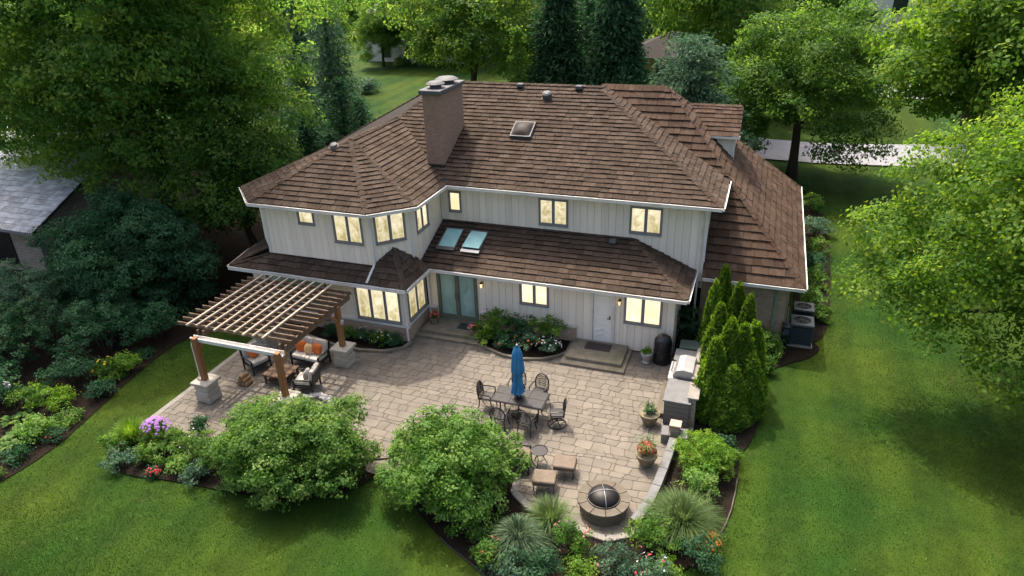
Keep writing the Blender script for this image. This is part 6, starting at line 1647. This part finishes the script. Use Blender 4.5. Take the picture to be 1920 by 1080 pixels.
for i, (x, mat, lab, fl) in enumerate(((-15.6, 'deep', 'dark plant behind the pergola pier in the window bed', None), (-14.85, 'maple', 'green plant in the window bed, left of the flowers', None), (-14.1, 'deep', 'dark green plant with white flowers below the three-pane window', [('white', 14, .035)]), (-13.4, 'maple', 'plant with mixed pale flowers below the corner window', [('white', 10, .035), ('yellow', 5, .03)]), (-12.8, 'deep', 'last plant in the window bed at the corner of the wing', [('white', 8, .03)]))):
    shrub('shrub', lab, x, 20.9, (.52, .38, .36), 160 + i, mat, 11, 150, .07, .6, group='plants in the window bed', flowers=fl, cr=.09, z0=.06)
# right side of the house
for i, (x, y, rad, mat, lab) in enumerate((
    (1.25, 24.7, (.72, .68, .58), 'hydra', 'light green shrub between the arborvitae and the air conditioners'), (1.0, 25.6, (.45, .35, .4), 'maple', 'small shrub against the brick garage wall'), (-1.75, 24.6, (.6, .65, 1.05), 'deep', 'dark shrub in the corner behind the smoker'), (-.8, 24.9, (.6, .5, .8), 'deep', 'dark shrub behind the arborvitae'),
    (2.95, 29.2, (.55, .9, .62), 'hydra', 'pale green hedge shrub along the garage wall, nearest'), (3.05, 31.2, (.55, 1.0, .6), 'maple', 'green hedge shrub along the garage wall, second'), (3.1, 33.2, (.6, .9, .6), 'deep', 'dark hedge shrub along the garage wall, third'), (3.4, 37.9, (.85, .85, .62), 'blue', 'grey green rounded shrub at the far garage corner'), (3.3, 41.6, (.7, .7, .72), 'maple', 'rounded shrub beyond the far garage corner'), (2.7, 44.8, (.6, .6, .5), 'deep', 'dark shrub at the foot of the street tree'), (3.2, 28.2, (.5, .6, .4), 'maple', 'low green shrub just behind the air conditioners'), (3.3, 35.3, (.65, .9, .55), 'maple', 'green hedge shrub along the garage wall, fourth'), (1.15, 23.5, (.5, .5, .4), 'maple', 'small green shrub at the lawn edge beside the arborvitae'))):
    shrub('shrub', lab, x, y, rad, 170 + i, mat, 14, 110, .09, .6, group='shrubs along the garage')
for i, (x, y, rad, mat, lab) in enumerate(((-45.5, 84.5, (1.5, 1.3, 1.0), 'hydra', 'pale hydrangea at the far end of the back lawn'), (-42.6, 85.0, (1.2, 1.2, .8), 'blue', 'greyish shrub beside the far hydrangea'), (-41.5, 68.5, (1.8, 1.5, 1.0), 'blue', 'blue green shrub at the left of the back lawn'), (-3.2, 66, (2.2, 1.6, 1.2), 'lime', 'yellow green shrub showing above the right end of the ridge'), (-8.8, 58, (2.0, 1.5, 2.4), 'lime', 'yellow green shrub above the ridge below the dark spruces'))):
    shrub('shrub', lab, x, y, rad, 190 + i, mat, 14, 30, .22, .6, group='far shrubs', cr=.3)

# ---- arborvitae group beside the counter
def arb_mesh(seed, h, r):
    rg = np.random.default_rng(seed); n = 6500
    f = 1 - rg.uniform(0, 1, n) ** .62; f = np.clip(f, 0, .995); a = rg.uniform(0, 2 * math.pi, n)
    prof = np.minimum(1, (1 - f) ** .62 * 1.08) * (.82 + .18 * np.minimum(1, f * 6))
    bump = 1 + .09 * np.sin(a * 3 + f * 9 + seed) + .07 * np.sin(a * 7 - f * 17) + rg.normal(size=n) * .09
    rad = r * prof * bump * (1 - .25 * rg.uniform(0, 1, n) ** 3)
    C_ = np.stack([np.cos(a) * rad, np.sin(a) * rad, f * h], 1); D = np.stack([np.cos(a), np.sin(a), np.full(n, .25)], 1)
    cl = 3; P = np.repeat(C_, cl, 0) + rg.normal(size=(n * cl, 3)) * np.array([.03, .03, .05]); Dn = np.repeat(D, cl, 0)
    Nn = unit(Dn + rg.normal(size=P.shape) * .65); tg = Dn * .6 + np.array([0, 0, 1.0])
    V = leaf_quads(P, Nn, .15, .40, rg, tang=tg, fold=.05); lv = np.clip(np.repeat(.32 * (np.sin(a * 5 + f * 13) * .5 + .5) + rg.uniform(0, .35, n), cl) + rg.uniform(0, .33, n * cl), 0, 1)
    return npmesh('crown', V, n * cl, lv, LF['arb'])
arbs = [arb_mesh(201, 3.6, .58), arb_mesh(202, 3.4, .55), arb_mesh(203, 3.3, .60)]

for i, (x, y, k, sc, lab) in enumerate((
    (-.62, 24.7, 0, (.95, 1.0), 'tallest looking arborvitae at the back of the group by the house'), (-.85, 23.4, 1, (.9, 1.03), 'arborvitae at the back left of the group'), (-.05, 23.75, 2, (.95, 1.03), 'arborvitae at the back centre of the group'), (.36, 23.1, 1, (.95, .96), 'arborvitae at the back right of the group'),
    (-.55, 21.65, 0, (1.05, .98), 'arborvitae in the middle left of the group above the counter'), (-.12, 20.75, 1, (1.2, 1.02), 'front arborvitae of the group with the highest near tip'), (-.52, 20.2, 2, (1.05, .93), 'front left arborvitae next to the counter'), (.28, 21.0, 0, (1.15, .90), 'front right arborvitae of the group'), (.62, 21.55, 2, (1.05, .94), 'rightmost arborvitae facing the lawn'), (.1, 19.95, 0, (1.15, .62), 'shorter arborvitae at the near foot of the group'), (.62, 20.6, 1, (1.1, .7), 'shorter arborvitae at the right foot of the group'))):
    t = thing('arborvitae', lab, 'arborvitae', (x, y, LZ), 'arborvitae beside the counter')
    meshobj('crown', arbs[k], t, (0, 0, .02), (sc[0] * .9, sc[0] * .9, sc[1]), i * 1.1)
    tm = MB().tube([(0, 0, 0), (0, 0, 1.5)], [.06, .03], 6); me = bpy.data.meshes.new('trunk'); me.from_pydata(tm.v, [], tm.f); me.materials.append(M['bark']); meshobj('trunk', me, t)

# ---- pots
def potted(name, label, x, y, prof, mat, seed, z0=0.0, r=.2, leaf='maple', fl=None, grassy=0, foot=None):
    rg = np.random.default_rng(seed); t = thing(name, label, 'planter', (x, y, z0))
    mb = MB(); mb.lathe((x, y, z0), prof, 20); mb.build('pot', M[mat], t, smooth=False)
    h = prof[-1][1]
    MB().lathe((x, y, z0 + h - .03), [(prof[-1][0] * .9, 0), (prof[-1][0] * .88, .02)], 16).build('soil', M['mulch'], t)
    lb = ell_lobes(rg, (r, r, r * .75), 9, (.4, .5), .5, -.4); V, lv = leaf_cloud(rg, lb, 260, .07, .5, cl=12, cr=.06)
    V[:, 2] = np.maximum(V[:, 2], -r * .5)
    meshobj('foliage', npmesh('foliage', V, len(lv), lv, LF[leaf]), t, (0, 0, h + r * .45))
    for k, c, s in (fl or []):
        b = thing('x', 'x', 'x'); 
        blossoms(b, rg, (r, r, r * .75), k, c, s); q = b.children[0]; q.parent = t; q.location = (0, 0, h + r * .45 - r * .63); bpy.data.objects.remove(b)
    if grassy:
        n = grassy; a = rg.uniform(0, 6.28, n); l = r * 2.0 * rg.uniform(.6, 1.1, n); o = np.stack([np.cos(a), np.sin(a)], 1); V = []
        for i in range(n):
            s = np.array([-o[i, 1], o[i, 0], 0]) * .006; p0 = np.array([0, 0, 0.]); p1 = np.array([*(o[i] * l[i] * .35), l[i] * .75]); p2 = np.array([*(o[i] * l[i] * .8), l[i] * .8])
            V += [p0 + s, p0 - s, p1 - s, p1 + s, p1 + s, p1 - s, p2 - s * .2, p2 + s * .2]
        meshobj('blades', npmesh('blades', np.array(V), n * 2, rg.uniform(0, 1, n * 2), LF['grass']), t, (0, 0, h))
    return t
bowl = [(.16, 0), (.20, .03), (.19, .08), (.25, .16), (.30, .28), (.31, .36), (.34, .38), (.34, .43), (.29, .43)]
potted('planter', 'weathered stone planter with grassy plants in front of the counter', -2.33, 19.05, bowl, 'pot', 301, r=.24, leaf='blue', fl=[('rust', 6, .04)], grassy=60)
potted('planter', 'dark planter of rust and orange plants on the lower right of the patio', -2.08, 17.0, bowl, 'pot', 302, r=.30, leaf='maple', fl=[('rust', 80, .055), ('orange', 8, .045), ('white', 5, .025)], grassy=80)
potted('planter', 'pale urn with yellow green leaves by the white wall', -3.05, 22.75, [(.13, 0), (.15, .03), (.12, .08), (.13, .14), (.18, .26), (.20, .36), (.22, .38), (.22, .42), (.17, .42)], 'urn', 303, r=.19, leaf='lime')
potted('flower_pot', 'red geraniums in a pot at the left of the sliding door', -11.9, 22.85, [(.12, 0), (.16, .22), (.18, .24), (.18, .27), (.14, .27)], 'pot', 304, .235, r=.22, leaf='maple', fl=[('red', 24, .05), ('pink', 10, .05)])
potted('flower_pot', 'pink geraniums in a pot at the right of the sliding door mat', -9.95, 22.4, [(.12, 0), (.16, .22), (.18, .24), (.18, .27), (.14, .27)], 'pot', 305, .235, r=.22, leaf='maple', fl=[('pink', 20, .05), ('red', 6, .05)])

# ---- turf blades on the near lawn
def turf():
    rg = np.random.default_rng(9); n = 420000
    X = rg.uniform(-22, 9.5, n); Y = 7.5 + 34 * rg.uniform(0, 1, n) ** 1.5
    house_fp = [(-19.9, 21.3), (2.0, 21.3), (2.0, 40), (-19.9, 40)]
    bad = np.zeros(n, bool)
    for pl in (PATIO, BED_FRONT_L, BED_FRONT_R, BED_SIDE, BED_LEFT, house_fp): bad |= np_inside(pl, X, Y)
    X, Y = X[~bad], Y[~bad]; n = len(X)
    P = np.stack([X, Y, np.full(n, LZ - .005)], 1); a = rg.uniform(0, 6.28, n); s = np.stack([np.cos(a), np.sin(a), np.zeros(n)], 1); l = rg.uniform(.03, .065, (n, 1)); ln = rg.normal(size=(n, 3)) * .45; ln[:, 2] = 1
    V = np.empty((n, 3, 3)); V[:, 0] = P + s * .008; V[:, 1] = P - s * .008; V[:, 2] = P + ln * l
    lv = np.clip(.5 + .25 * np.sin(X * .9 + np.sin(Y * .7) * 2) * np.sin(Y * .8 + X * .3) + rg.normal(size=n) * .2, 0, 1)
    o = meshobj('turf_blades', npmesh('turf_blades', V.reshape(-1, 3), n, lv, LF['turf'])); tag(o, 'short mown grass blades covering the lawn', 'grass', kind='stuff')
turf()
def litter():
    rg = np.random.default_rng(19); n = 420
    X = rg.uniform(-21.5, 9, n); Y = rg.uniform(9, 32, n); on = np_inside(PATIO, X, Y); bad = np.zeros(n, bool)
    for pl in (BED_HOUSE, BED_WING, BED_FRONT_L, BED_FRONT_R, BED_SIDE, [(-19.9, 21.3), (2.0, 21.3), (2.0, 40), (-19.9, 40)]): bad |= np_inside(pl, X, Y) & ~on
    k = ~bad; P = np.stack([X, Y, np.where(on, .012, LZ + .05)], 1)[k]; n = len(P)
    Nn = unit(np.array([0, 0, 1.]) + rg.normal(size=(n, 3)) * .3)
    o = meshobj('fallen_leaves', npmesh('fallen_leaves', leaf_quads(P, Nn, .055, .6, rg), n, rg.uniform(.2, 1, n), LF['grass'])); tag(o, 'scattered small fallen leaves on lawn and paving', 'leaves', kind='stuff')
litter()
